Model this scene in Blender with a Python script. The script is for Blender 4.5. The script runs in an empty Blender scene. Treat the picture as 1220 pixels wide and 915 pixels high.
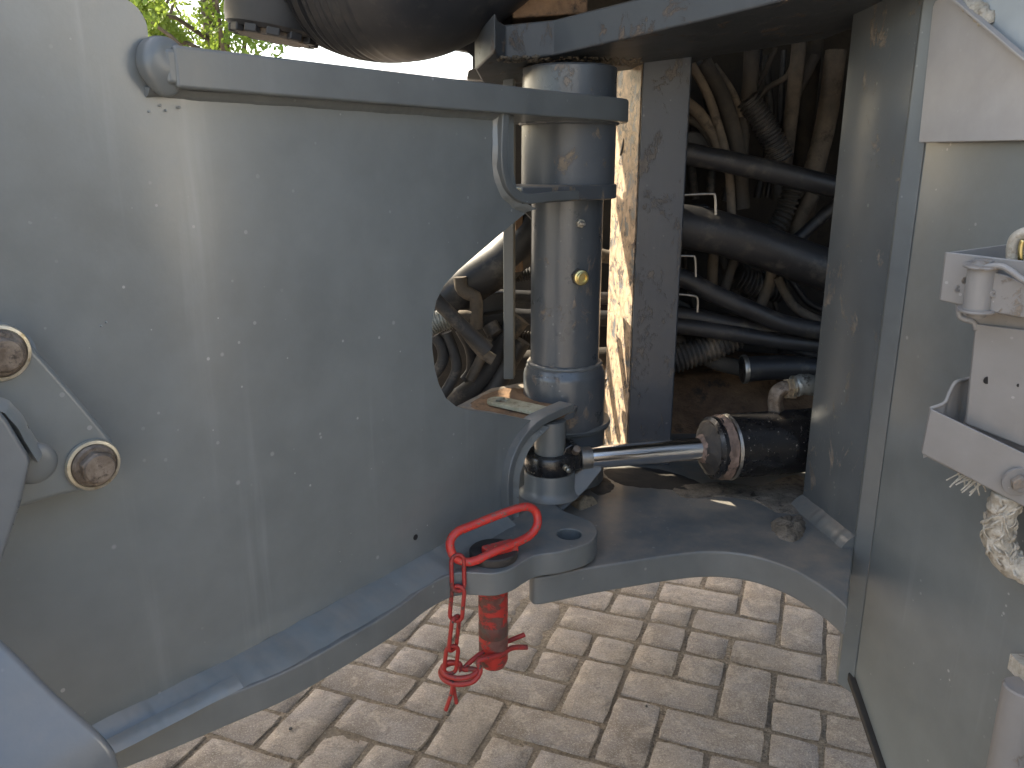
import bpy, bmesh, math, random
from mathutils import Vector, Matrix, noise
R = math.radians
rnd = random.Random(7)
V = Vector
scene = bpy.context.scene
C = scene.collection

# ------------------------------------------------------------------ camera, sky, sun, exposure
CAMZ = 1.12
PITCH = R(15.45)
cam = bpy.data.objects.new('camera', bpy.data.cameras.new('camera'))
C.objects.link(cam); scene.camera = cam
cam.location = (0, 0, CAMZ)
cam.rotation_euler = (R(90) - PITCH, 0, 0)
cam.data.sensor_width = 36; cam.data.lens = 950 / 1220 * 36
cam.data.clip_start = 0.02; cam.data.clip_end = 2000

SUN_AZ = (-0.86, 0.50)           # horizontal direction towards the sun (from behind the machine, left)
SUN_EL = R(42)
w = bpy.data.worlds.new('World'); scene.world = w; w.use_nodes = True
nt = w.node_tree; nt.nodes.clear()
sky = nt.nodes.new('ShaderNodeTexSky'); sky.sky_type = 'NISHITA'; sky.sun_disc = False
sky.sun_elevation = SUN_EL; sky.sun_rotation = math.atan2(SUN_AZ[0], SUN_AZ[1])
sky.dust_density = 3.0; sky.air_density = 0.9; sky.ozone_density = 0.8
bg = nt.nodes.new('ShaderNodeBackground'); bg.inputs['Strength'].default_value = 0.14
wo = nt.nodes.new('ShaderNodeOutputWorld')
nt.links.new(sky.outputs[0], bg.inputs[0]); nt.links.new(bg.outputs[0], wo.inputs[0])
sun = bpy.data.objects.new('sun', bpy.data.lights.new('sun', 'SUN')); C.objects.link(sun)
sun.data.energy = 3.3; sun.data.angle = R(0.5); sun.data.color = (1.0, 0.92, 0.80)
sd = V((SUN_AZ[0] * math.cos(SUN_EL), SUN_AZ[1] * math.cos(SUN_EL), math.sin(SUN_EL)))
sun.rotation_euler = sd.to_track_quat('Z', 'Y').to_euler()
scene.view_settings.view_transform = 'Standard'; scene.view_settings.look = 'None'
scene.view_settings.exposure = 2.2; scene.view_settings.gamma = 1
scene.view_settings.use_white_balance = True; scene.view_settings.white_balance_temperature = 7150; scene.view_settings.white_balance_tint = 7

# ------------------------------------------------------------------ geometry helpers
CP, SP_ = math.cos(PITCH), math.sin(PITCH)
CAM = V((0, 0, CAMZ))
def ray(px, py):
    a = (px - 610) / 950; b = (457.5 - py) / 950
    return V((a, CP + b * SP_, -SP_ + b * CP))
def A(px, py, Y):
    d = ray(px, py); return CAM + d * (Y / d.y)
def Zp(px, py, z):
    d = ray(px, py); return CAM + d * ((z - CAMZ) / d.z)
def onpl(px, py, P0, n, off=0):
    d = ray(px, py); return CAM + d * (((P0 - CAM).dot(n) + off) / d.dot(n))

# plane of the front frame's side wall
dW = V((0.610, 0.792, 0)).normalized(); nW = V((dW.y, -dW.x, 0)); PW = A(600, 400, 1.16)
def W(px, py, off=0): return onpl(px, py, PW, nW, off)
# plane left of the bend
dL = V((0.672, 0.740, 0)).normalized(); nL = V((dL.y, -dL.x, 0)); PL = W(236, 450)
def L(px, py, off=0): return onpl(px, py, PL, nL, off)
# outer face of the rear frame's side plate
dS = V((-0.16, 0.987, 0)).normalized(); nS = V((-dS.y, dS.x, 0)); PS = A(1080, 310, 1.13)
def S(px, py, off=0): return onpl(px, py, PS, nS, off)

def tagp(o, label, cat, group=None, kind=None):
    if label: o['label'] = label
    if cat: o['category'] = cat
    if group: o['group'] = group
    if kind: o['kind'] = kind
    return o
def root(name, loc, label=None, cat=None, group=None, kind=None):
    o = bpy.data.objects.new(name, None); o.empty_display_size = 0.05
    o.location = loc; C.objects.link(o)
    return tagp(o, label, cat, group, kind)
def mk(name, bm, m, parent=None, ang=32, bevel=0, label=None, seg=2):
    me = bpy.data.meshes.new(name)
    bmesh.ops.recalc_face_normals(bm, faces=bm.faces)
    # put the origin at the middle of the base
    xs = [v.co for v in bm.verts]
    lo = V((min(c.x for c in xs), min(c.y for c in xs), min(c.z for c in xs)))
    hi = V((max(c.x for c in xs), max(c.y for c in xs), max(c.z for c in xs)))
    org = V(((lo.x + hi.x) / 2, (lo.y + hi.y) / 2, lo.z))
    bmesh.ops.translate(bm, verts=bm.verts, vec=-org)
    bm.to_mesh(me); bm.free()
    me.polygons.foreach_set('use_smooth', [True] * len(me.polygons))
    me.set_sharp_from_angle(angle=R(ang))
    o = bpy.data.objects.new(name, me); C.objects.link(o)
    if m: me.materials.append(m)
    if parent:
        o.parent = parent
        o.location = org - wloc(parent)
    else:
        o.location = org
    if bevel:
        b = o.modifiers.new('bevel', 'BEVEL'); b.width = bevel; b.segments = seg; b.limit_method = 'ANGLE'
        b.angle_limit = R(35); b.use_clamp_overlap = True; b.harden_normals = True
    if label: o['label'] = label
    return o
def wloc(o):
    p = V(o.location)
    while o.parent: o = o.parent; p += V(o.location)
    return p
def prism(pts, vec, bm=None):
    bm = bm or bmesh.new(); vec = V(vec)
    a = [bm.verts.new(p) for p in pts]; b = [bm.verts.new(p + vec) for p in pts]
    bm.faces.new(a); bm.faces.new(list(reversed(b)))
    n = len(pts)
    for i in range(n): bm.faces.new((a[i], b[i], b[(i + 1) % n], a[(i + 1) % n]))
    return bm
def cr(pts, n=8, closed=False):
    pts = [V(p) for p in pts]
    if len(pts) < 3 and not closed:
        return [pts[0].lerp(pts[-1], i / n) for i in range(n + 1)]
    out = []; m = len(pts)
    rng = m if closed else m - 1
    for i in range(rng):
        if closed: p0, p1, p2, p3 = (pts[(i + k) % m] for k in (-1, 0, 1, 2))
        else:
            p1, p2 = pts[i], pts[i + 1]
            p0 = pts[i - 1] if i else p1 * 2 - p2
            p3 = pts[i + 2] if i + 2 < m else p2 * 2 - p1
        for k in range(n):
            t = k / n
            out.append(0.5 * ((2 * p1) + (p2 - p0) * t + (2 * p0 - 5 * p1 + 4 * p2 - p3) * t * t + (3 * p1 - p0 - 3 * p2 + p3) * t ** 3))
    if not closed: out.append(pts[-1])
    return out
def resamp(path, step):
    out = [path[0]]; acc = 0
    for a, b in zip(path, path[1:]):
        l = (b - a).length
        if l < 1e-9: continue
        t = step - acc
        while t <= l:
            out.append(a.lerp(b, t / l)); t += step
        acc = (acc + l) % step
    return out
def tube(path, r, n=14, closed=False, bm=None, squash=1.0):
    """r: number or function(i, total, angle)"""
    bm = bm or bmesh.new(); m = len(path)
    rf = r if callable(r) else (lambda i, t, a: r)
    T = []
    for i in range(m):
        a = path[(i - 1) % m] if (closed or i) else path[0]
        b = path[(i + 1) % m] if (closed or i < m - 1) else path[-1]
        T.append((b - a).normalized())
    up = V((0, 0, 1)) if abs(T[0].z) < 0.9 else V((0, 1, 0))
    N = (up - T[0] * up.dot(T[0])).normalized(); rings = []
    for i in range(m):
        N = (N - T[i] * N.dot(T[i])).normalized(); B = T[i].cross(N)
        ring = []
        for k in range(n):
            a = 2 * math.pi * k / n; rr = rf(i, m, a)
            ring.append(bm.verts.new(path[i] + N * math.cos(a) * rr + B * math.sin(a) * rr * squash))
        rings.append(ring)
    for i in range(m if closed else m - 1):
        p, q = rings[i], rings[(i + 1) % m]
        sh = 0
        if closed and i == m - 1:
            sh = min(range(n), key=lambda s: (q[s].co - p[0].co).length)
        for k in range(n):
            bm.faces.new((p[k], p[(k + 1) % n], q[(k + 1 + sh) % n], q[(k + sh) % n]))
    if not closed:
        bm.faces.new(list(reversed(rings[0]))); bm.faces.new(rings[-1])
    return bm
def lathe(prof, org, ax, n=40, bm=None, close=True):
    """prof: list of (radius, height along ax); r=0 ends are poles"""
    bm = bm or bmesh.new(); ax = V(ax).normalized(); org = V(org)
    u = ax.orthogonal().normalized(); v = ax.cross(u); rings = []
    for r, h in prof:
        if r < 1e-6: rings.append([bm.verts.new(org + ax * h)])
        else: rings.append([bm.verts.new(org + ax * h + (u * math.cos(2 * math.pi * k / n) + v * math.sin(2 * math.pi * k / n)) * r) for k in range(n)])
    for p, q in zip(rings, rings[1:]):
        for k in range(n):
            a, b = k, (k + 1) % n
            if len(p) == 1 and len(q) == 1: continue
            if len(p) == 1: bm.faces.new((p[0], q[b], q[a]))
            elif len(q) == 1: bm.faces.new((p[a], p[b], q[0]))
            else: bm.faces.new((p[a], p[b], q[b], q[a]))
    return bm
def cyl(p, q, r, n=32, bm=None, ch=0.0):
    p, q = V(p), V(q); h = (q - p).length
    pr = [(0, 0), (r - ch, 0), (r, ch), (r, h - ch), (r - ch, h), (0, h)] if ch else [(0, 0), (r, 0), (r, h), (0, h)]
    return lathe(pr, p, q - p, n, bm)
def box(c, sx, sy, sz, X=V((1, 0, 0)), Yv=V((0, 1, 0)), Zv=V((0, 0, 1)), bm=None):
    c = V(c)
    pts = [c + X * a * sx / 2 + Yv * b * sy / 2 - Zv * sz / 2 for a, b in ((-1, -1), (1, -1), (1, 1), (-1, 1))]
    return prism(pts, Zv * sz, bm)
def hexp(c, ax, r, h, bm=None):
    ax = V(ax).normalized(); u = ax.orthogonal().normalized(); v = ax.cross(u)
    return prism([c + (u * math.cos(k * math.pi / 3) + v * math.sin(k * math.pi / 3)) * r for k in range(6)], ax * h, bm)
def ribbon(path_profiles, bm=None, closed_prof=True, caps=True):
    """loft through a list of profiles (lists of points of equal length)"""
    bm = bm or bmesh.new(); rings = [[bm.verts.new(p) for p in pr] for pr in path_profiles]
    for p, q in zip(rings, rings[1:]):
        n = len(p)
        for k in range(n if closed_prof else n - 1):
            bm.faces.new((p[k], p[(k + 1) % n], q[(k + 1) % n], q[k]))
    if caps and closed_prof:
        bm.faces.new(list(reversed(rings[0]))); bm.faces.new(rings[-1])
    return bm
def bead(pts, du, dv, amp=0.0011, step=0.0014, sink=0.002, noise_s=90, bulge=0.25):
    """fillet weld bead: du, dv are the two leg vectors from the corner line"""
    path = resamp([V(p) for p in pts], step); profs = []
    for i, p in enumerate(path):
        rip = .00007 * math.sin(i * step / .0105 * 6.28 + 3 * noise.noise(p * 9)) * (.6 + noise.noise(p * 12))
        nz = noise.noise(p * noise_s) * amp * .5 + noise.noise(p * 22) * amp * .6 + rip
        f = 1 + .10 * noise.noise(p * 30)
        if callable(dv): dv_ = dv(i / max(1, len(path) - 1))
        else: dv_ = dv
        u = du * f; v = dv_ * (1 + .10 * noise.noise(p * 26 + V((7, 0, 0)))); nn = (du.normalized() + dv_.normalized()).normalized()
        pr = [p - nn * sink]
        for k in range(8):
            t = k / 7
            q = p + u * (1 - t) + v * t
            q = q + nn * (bulge * du.length * math.sin(math.pi * t) * 0.5 + nz)
            pr.append(q)
        profs.append(pr)
    return ribbon(profs)

# ------------------------------------------------------------------ materials
def nodes(name):
    m = bpy.data.materials.new(name); m.use_nodes = True; t = m.node_tree; t.nodes.clear()
    o = t.nodes.new('ShaderNodeOutputMaterial'); b = t.nodes.new('ShaderNodeBsdfPrincipled')
    t.links.new(b.outputs[0], o.inputs[0]); return m, t, b
def N_(t, k, **kw):
    n = t.nodes.new(k)
    for a, v in kw.items(): setattr(n, a, v)
    return n
def setin(t, n, i, v):
    if isinstance(v, bpy.types.NodeSocket): t.links.new(v, n.inputs[i])
    else: n.inputs[i].default_value = v
def noi(t, co, scale, detail=4, rough=.55, dist=0):
    n = N_(t, 'ShaderNodeTexNoise'); setin(t, n, 'Vector', co); n.inputs['Scale'].default_value = scale
    n.inputs['Detail'].default_value = detail; n.inputs['Roughness'].default_value = rough; n.inputs['Distortion'].default_value = dist
    return n.outputs['Fac']
def mr(t, v, a, b, c=0., d=1., smooth=False):
    n = N_(t, 'ShaderNodeMapRange'); n.interpolation_type = 'SMOOTHSTEP' if smooth else 'LINEAR'
    setin(t, n, 0, v)
    for i, x in zip((1, 2, 3, 4), (a, b, c, d)): n.inputs[i].default_value = x
    return n.outputs[0]
def mx(t, f, a, b, mode='MIX'):
    n = N_(t, 'ShaderNodeMix', data_type='RGBA', blend_type=mode); setin(t, n, 0, f)
    for i, x in ((6, a), (7, b)):
        setin(t, n, i, x if isinstance(x, bpy.types.NodeSocket) else (*x, 1))
    return n.outputs[2]
def ma(t, op, a, b=0.):
    n = N_(t, 'ShaderNodeMath', operation=op); setin(t, n, 0, a); setin(t, n, 1, b); return n.outputs[0]
def coords(t, scale=(1, 1, 1), world=True):
    if world: s = N_(t, 'ShaderNodeNewGeometry').outputs['Position']
    else: s = N_(t, 'ShaderNodeTexCoord').outputs['Object']
    mp = N_(t, 'ShaderNodeMapping'); t.links.new(s, mp.inputs[0]); mp.inputs['Scale'].default_value = scale
    return mp.outputs[0]
def bumpn(t, b, hs, strength=.3, dist=.001):
    last = None
    for h, st, ds in hs:
        n = N_(t, 'ShaderNodeBump'); setin(t, n, 'Height', h); n.inputs['Strength'].default_value = st; n.inputs['Distance'].default_value = ds
        if last: t.links.new(last, n.inputs['Normal'])
        last = n.outputs[0]
    t.links.new(last, b.inputs['Normal'])

def paint(name, col, rough=.36, dust=.25, dustcol=(.33, .27, .21), speck=1.0, grime=0., gs=(22, 22, 14), cs=80, grimecol=(.30, .20, .13), coat=.25, streak=.3, chips=0., chipcol=(.05, .045, .04)):
    m, t, b = nodes(name); co = coords(t)
    big = noi(t, co, 3.2, 5, .6)
    mid = noi(t, co, 22, 5, .6)
    c = mx(t, mr(t, big, .3, .7), tuple(x * .90 for x in col), tuple(min(1, x * 1.12) for x in col))
    c = mx(t, mr(t, mid, .35, .75, 0, .26), c, tuple(min(1, x * 1.5 + .02) for x in col))
    # rain streaks, long in z
    st = noi(t, coords(t, (26, 26, 1.6)), 1.0, 4, .6)
    sm = ma(t, 'MULTIPLY', mr(t, st, .56, .76, 0, streak, True), mr(t, noi(t, co, 1.7, 2), .42, .62))
    c = mx(t, sm, c, tuple(min(1, x * 1.35 + .05) for x in col))
    # dried dust specks
    vo = N_(t, 'ShaderNodeTexVoronoi'); vo.inputs['Scale'].default_value = 85; t.links.new(co, vo.inputs['Vector'])
    wn = N_(t, 'ShaderNodeSeparateColor'); t.links.new(vo.outputs['Color'], wn.inputs[0])
    th = mr(t, wn.outputs[0], .75, 1., 0., .19)
    d = ma(t, 'LESS_THAN', vo.outputs['Distance'], th)
    d = ma(t, 'MULTIPLY', d, mr(t, noi(t, co, 5, 3), .42, .58, 0, .5 * speck))
    vo2 = N_(t, 'ShaderNodeTexVoronoi'); vo2.inputs['Scale'].default_value = 34; t.links.new(co, vo2.inputs['Vector'])
    wn2 = N_(t, 'ShaderNodeSeparateColor'); t.links.new(vo2.outputs['Color'], wn2.inputs[0])
    d2 = ma(t, 'SUBTRACT', mr(t, wn2.outputs[0], .8, 1., 0., .13), vo2.outputs['Distance'])
    d2 = mr(t, d2, 0, .06, 0, .28 * speck, True)
    c = mx(t, ma(t, 'MAXIMUM', d, d2), c, (.46, .46, .44))
    # dust on faces that look up
    g = N_(t, 'ShaderNodeNewGeometry'); sx = N_(t, 'ShaderNodeSeparateXYZ'); t.links.new(g.outputs['Normal'], sx.inputs[0])
    up = ma(t, 'MULTIPLY', mr(t, sx.outputs[2], .25, .9), mr(t, noi(t, co, 14, 7, .68), .40, .66, .12 * dust, dust * 1.4))
    c = mx(t, up, c, dustcol)
    gr = None
    if grime:
        gr = mr(t, noi(t, coords(t, gs), 1, 8, .72, .5), .60 - .22 * grime, .66 - .18 * grime, 0, min(1, .75 + grime * .2), True)
        gc = mx(t, mr(t, noi(t, co, 60, 5), .35, .65), tuple(x * .65 for x in grimecol), tuple(min(1, x * 1.3) for x in grimecol))
        c = mx(t, gr, c, gc)
    if chips:
        cm = mr(t, noi(t, co, cs, 7, .75), .645 - .2 * chips, .67 - .2 * chips)
        c = mx(t, cm, c, chipcol)
    t.links.new(c, b.inputs['Base Color'])
    ro = mr(t, mid, .3, .7, rough - .05, rough + .10)
    if up is not None: ro = ma(t, 'ADD', ro, ma(t, 'MULTIPLY', up, .35))
    if gr is not None: ro = ma(t, 'ADD', ro, ma(t, 'MULTIPLY', gr, .4))
    t.links.new(ro, b.inputs['Roughness'])
    b.inputs['Coat Weight'].default_value = coat; b.inputs['Coat Roughness'].default_value = .22
    hs = [(noi(t, co, 9, 2, .5), .30, .004), (noi(t, co, 260, 3, .6), .16, .0006)]
    if gr is not None: hs.append((ma(t, 'MULTIPLY', gr, noi(t, co, 120, 5, .7)), .6, .003))
    bumpn(t, b, hs)
    return m

def rough_mat(name, c1, c2, scale=14, rough=.8, metal=0., bump=.5, dist=.002, c3=None, s3=60, world=True, spec=.5):
    m, t, b = nodes(name); co = coords(t, world=world)
    f = noi(t, co, scale, 8, .68, .3); c = mx(t, mr(t, f, .36, .64), c1, c2)
    if c3: c = mx(t, mr(t, noi(t, co, s3, 6, .7), .54, .66), c, c3)
    t.links.new(c, b.inputs['Base Color'])
    t.links.new(mr(t, f, .3, .7, max(0.02, rough - .1), min(1, rough + .12)), b.inputs['Roughness'])
    b.inputs['Metallic'].default_value = metal; b.inputs['Specular IOR Level'].default_value = spec
    bumpn(t, b, [(noi(t, co, scale * 5, 6, .65), bump, dist)])
    return m

GREY = (.143, .157, .156)
M = {}
M['wall'] = paint('grey_wall_paint', GREY, rough=.35, coat=.68, streak=.5, speck=1.1)
M['grey'] = paint('grey_frame_paint', (.114, .125, .126), rough=.38, dust=.45, speck=.8)
M['beam'] = paint('dark_beam_paint', (.046, .053, .060), rough=.5, dust=.4, speck=.6, grime=.12, grimecol=(.16, .12, .09), coat=.05)
M['post'] = paint('blue_black_post_paint', (.040, .048, .060), rough=.42, dust=.4, speck=.4, gs=(26, 26, 13), grime=.20, grimecol=(.14, .12, .10))
M['tubep'] = paint('dark_blue_grey_tube_paint', (.055, .063, .071), rough=.30, dust=.4, speck=.5, grime=.10, grimecol=(.20, .15, .11), coat=.4)
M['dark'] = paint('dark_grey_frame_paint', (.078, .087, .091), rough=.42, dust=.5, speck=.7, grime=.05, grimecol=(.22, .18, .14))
M['dirty'] = paint('dirty_grey_frame_paint', (.070, .080, .090), rough=.45, dust=.9, speck=.8, grime=.30, grimecol=(.25, .19, .13))
M['weld'] = paint('painted_weld', (.175, .190, .189), rough=.30, coat=.5, speck=.7, dust=.3)
M['sand'] = paint('sand_caked_paint', (.11, .12, .13), rough=.6, gs=(34, 34, 24), cs=34, grime=.95, grimecol=(.46, .335, .225), dust=1.0, chips=.45, chipcol=(.10, .085, .075))
M['rustsand'] = rough_mat('rusty_brown_soil', (.10, .055, .030), (.26, .155, .085), 9, .95, 0, .9, .006, (.05, .035, .025), 22)
M['cover'] = paint('pale_warm_grey_paint', (.34, .325, .315), rough=.5, dust=.2, speck=.4, coat=.1)
M['taupe'] = paint('light_taupe_grey_paint', (.195, .189, .183), rough=.5, dust=.3, speck=.8, coat=.1, dustcol=(.5, .46, .4))
M['taupe2'] = paint('worn_taupe_paint', (.18, .172, .165), rough=.55, dust=.6, speck=1, coat=.05, grime=.28, grimecol=(.20, .16, .12))
M['pale'] = paint('pale_blue_grey_paint', (.36, .40, .42), rough=.5, dust=.2, speck=1)
M['blueg'] = paint('smooth_blue_grey_paint', (.122, .134, .142), rough=.30, coat=.5, speck=.5)
M['red'] = paint('worn_red_paint', (.50, .028, .020), rough=.42, dust=.15, speck=.25, coat=.15, cs=150, chips=.42, chipcol=(.18, .13, .10), streak=0)
M['redworn'] = paint('scraped_red_paint', (.36, .020, .014), rough=.5, dust=.1, speck=.3, coat=.05, grime=.66, gs=(34, 34, 60), grimecol=(.10, .065, .052), streak=0)
M['chain'] = paint('chipped_dark_red_paint', (.30, .018, .015), rough=.5, dust=.1, speck=.2, coat=.05, grime=.22, grimecol=(.11, .06, .05), chips=.25, streak=0)
M['wornband'] = rough_mat('scraped_brown_steel_band', (.12, .035, .028), (.10, .085, .07), 60, .6, .2, .5, .001, (.05, .042, .035), 120)
M['darkwasher'] = rough_mat('blackened_steel', (.035, .033, .032), (.075, .066, .058), 40, .6, .3, .5, .001)
M['rubber'] = rough_mat('dusty_black_rubber', (.018, .018, .019), (.045, .042, .040), 8, .6, 0, .35, .0008, (.13, .105, .08), 16)
M['clean'] = rough_mat('clean_black_rubber', (.012, .012, .014), (.022, .022, .024), 8, .48, 0, .2, .0005, (.05, .045, .04), 30)
M['tan'] = rough_mat('mud_coated_hose', (.060, .050, .040), (.15, .12, .09), 11, .85, 0, .6, .0015, (.045, .036, .03), 26)
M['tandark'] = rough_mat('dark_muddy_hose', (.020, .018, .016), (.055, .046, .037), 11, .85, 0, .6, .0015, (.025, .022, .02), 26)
M['plastic'] = rough_mat('black_moulded_plastic', (.030, .031, .034), (.045, .045, .048), 20, .5, 0, .3, .0006)
M['boot'] = rough_mat('dark_greyish_duct_rubber', (.018, .019, .022), (.028, .029, .033), 6, .42, 0, .15, .0006, (.045, .043, .042), 40)
M['gloss'] = rough_mat('gloss_black_paint', (.008, .008, .009), (.014, .014, .015), 8, .22, 0, .12, .0006, None)
M['glossworn'] = paint('chipped_gloss_black_paint', (.008, .008, .009), rough=.25, dust=.03, speck=.1, coat=.3, chips=.12, cs=140, chipcol=(.30, .27, .24), streak=0)
M['peach'] = rough_mat('peeled_primer_and_seal', (.10, .07, .055), (.26, .18, .145), 30, .7, 0, .6, .001, (.045, .035, .03), 60)
M['chrome'], t_, b_ = nodes('polished_chrome'); b_.inputs['Metallic'].default_value = 1; b_.inputs['Base Color'].default_value = (.86, .86, .87, 1); b_.inputs['Roughness'].default_value = .13
M['steel'] = rough_mat('dull_steel', (.24, .23, .21), (.42, .40, .37), 50, .42, .9, .3, .0005)
M['zinc'] = rough_mat('pale_zinc_plating', (.38, .36, .30), (.56, .53, .45), 40, .38, .85, .3, .0004, (.30, .25, .16), 60)
M['brass'] = rough_mat('yellow_zinc_plating', (.55, .42, .16), (.75, .64, .32), 50, .3, .95, .3, .0004)
M['rustbolt'] = rough_mat('brown_rusty_bolt_head', (.10, .075, .055), (.25, .205, .165), 60, .55, .35, .8, .001, (.05, .038, .03), 110)
M['ruststub'] = rough_mat('brown_flaking_steel', (.15, .115, .075), (.36, .29, .20), 35, .75, .2, .9, .002, (.08, .055, .035), 70)
M['tag'] = rough_mat('weathered_yellowish_steel', (.26, .24, .16), (.46, .44, .33), 28, .7, .15, .8, .001, (.17, .12, .07), 40)
M['rope'] = rough_mat('frayed_beige_webbing', (.33, .295, .235), (.52, .48, .41), 60, .95, 0, 1, .002, (.25, .21, .16), 90)
M['mud'] = rough_mat('dried_grey_mud', (.12, .10, .075), (.26, .215, .165), 40, .95, 0, 1, .004, (.06, .05, .04), 60)
M['alu'] = rough_mat('dull_silver_casting', (.30, .31, .29), (.48, .49, .46), 40, .5, .6, .6, .001, (.08, .075, .06), 60)
M['asphalt'] = rough_mat('dark_sandy_ground', (.16, .14, .12), (.24, .21, .18), 3, .95, 0, .5, .004)

def brick_mat():
    m, t, b = nodes('tumbled_brown_clay_paver'); co = coords(t); oi = N_(t, 'ShaderNodeObjectInfo').outputs['Random']
    c = mx(t, oi, (.20, .158, .122), (.37, .300, .235))
    c = mx(t, mr(t, noi(t, co, 6, 5, .65), .40, .62), c, (.30, .258, .228))
    c = mx(t, mr(t, noi(t, co, 17, 8, .75, .5), .50, .62, 0, .7), c, (.47, .385, .30))
    c = mx(t, mr(t, noi(t, co, 33, 8, .78, .3), .53, .62, 0, .7), c, (.19, .155, .125))
    c = mx(t, mr(t, noi(t, co, 210, 5, .8), .46, .60, 0, .55), c, (.17, .135, .105))
    c = mx(t, mr(t, noi(t, co, 330, 4, .8), .54, .63, 0, .7), c, (.56, .49, .41))
    t.links.new(c, b.inputs['Base Color']); b.inputs['Roughness'].default_value = .9; b.inputs['Specular IOR Level'].default_value = .25
    # wrinkled, flow-marked faces
    st = noi(t, coords(t, (18, 40, 10)), 1, 6, .65, .9)
    bumpn(t, b, [(st, .30, .006), (noi(t, co, 60, 8, .75, .3), .8, .006), (noi(t, co, 300, 5, .8), .8, .0022)])
    return m
M['brick'] = brick_mat()
def sand_mat():
    m, t, b = nodes('sandy_joint_grit'); co = coords(t)
    c = mx(t, mr(t, noi(t, co, 160, 6, .8), .38, .62), (.09, .066, .044), (.36, .28, .195))
    c = mx(t, mr(t, noi(t, co, 10, 3), .4, .62, 0, .6), c, (.15, .115, .08))
    t.links.new(c, b.inputs['Base Color']); b.inputs['Roughness'].default_value = .97
    bumpn(t, b, [(noi(t, co, 220, 5, .8), 1, .006), (noi(t, co, 30, 4), .6, .006)])
    return m
M['joint'] = sand_mat()
def leaf_mat():
    m, t, b = nodes('fresh_green_leaf'); co = coords(t)
    c = mx(t, mr(t, noi(t, co, 1.4, 4), .35, .65), (.12, .23, .035), (.24, .33, .06))
    t.links.new(c, b.inputs['Base Color']); b.inputs['Roughness'].default_value = .5
    tr = N_(t, 'ShaderNodeBsdfTranslucent'); t.links.new(mx(t, .5, c, (.30, .36, .05)), tr.inputs[0])
    ms = N_(t, 'ShaderNodeMixShader'); ms.inputs[0].default_value = .45
    o = [n for n in t.nodes if n.type == 'OUTPUT_MATERIAL'][0]
    t.links.new(b.outputs[0], ms.inputs[1]); t.links.new(tr.outputs[0], ms.inputs[2]); t.links.new(ms.outputs[0], o.inputs[0])
    return m
M['leaf'] = leaf_mat()
M['bark'] = rough_mat('tree_bark', (.08, .06, .045), (.16, .13, .10), 8, .9)
M['whitewall'] = rough_mat('white_painted_cladding', (.72, .72, .70), (.80, .79, .76), 2, .7, 0, .1, .002)
M['roof'] = rough_mat('light_grey_roof_sheet', (.42, .42, .42), (.5, .5, .49), 2, .6, 0, .1, .002)
M['glassdark'] = rough_mat('dark_window_glass', (.03, .035, .04), (.05, .055, .06), 2, .08, 0, 0, .001)

# ------------------------------------------------------------------ ground
bm = bmesh.new(); box((0, 0, -.2), 600, 600, .36, bm=bm)
g = mk('ground', bm, M['asphalt']); g['kind'] = 'structure'
pav = root('brick_pavement', (0.2, 1.4, 0), kind='structure')
bm = bmesh.new()
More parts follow.
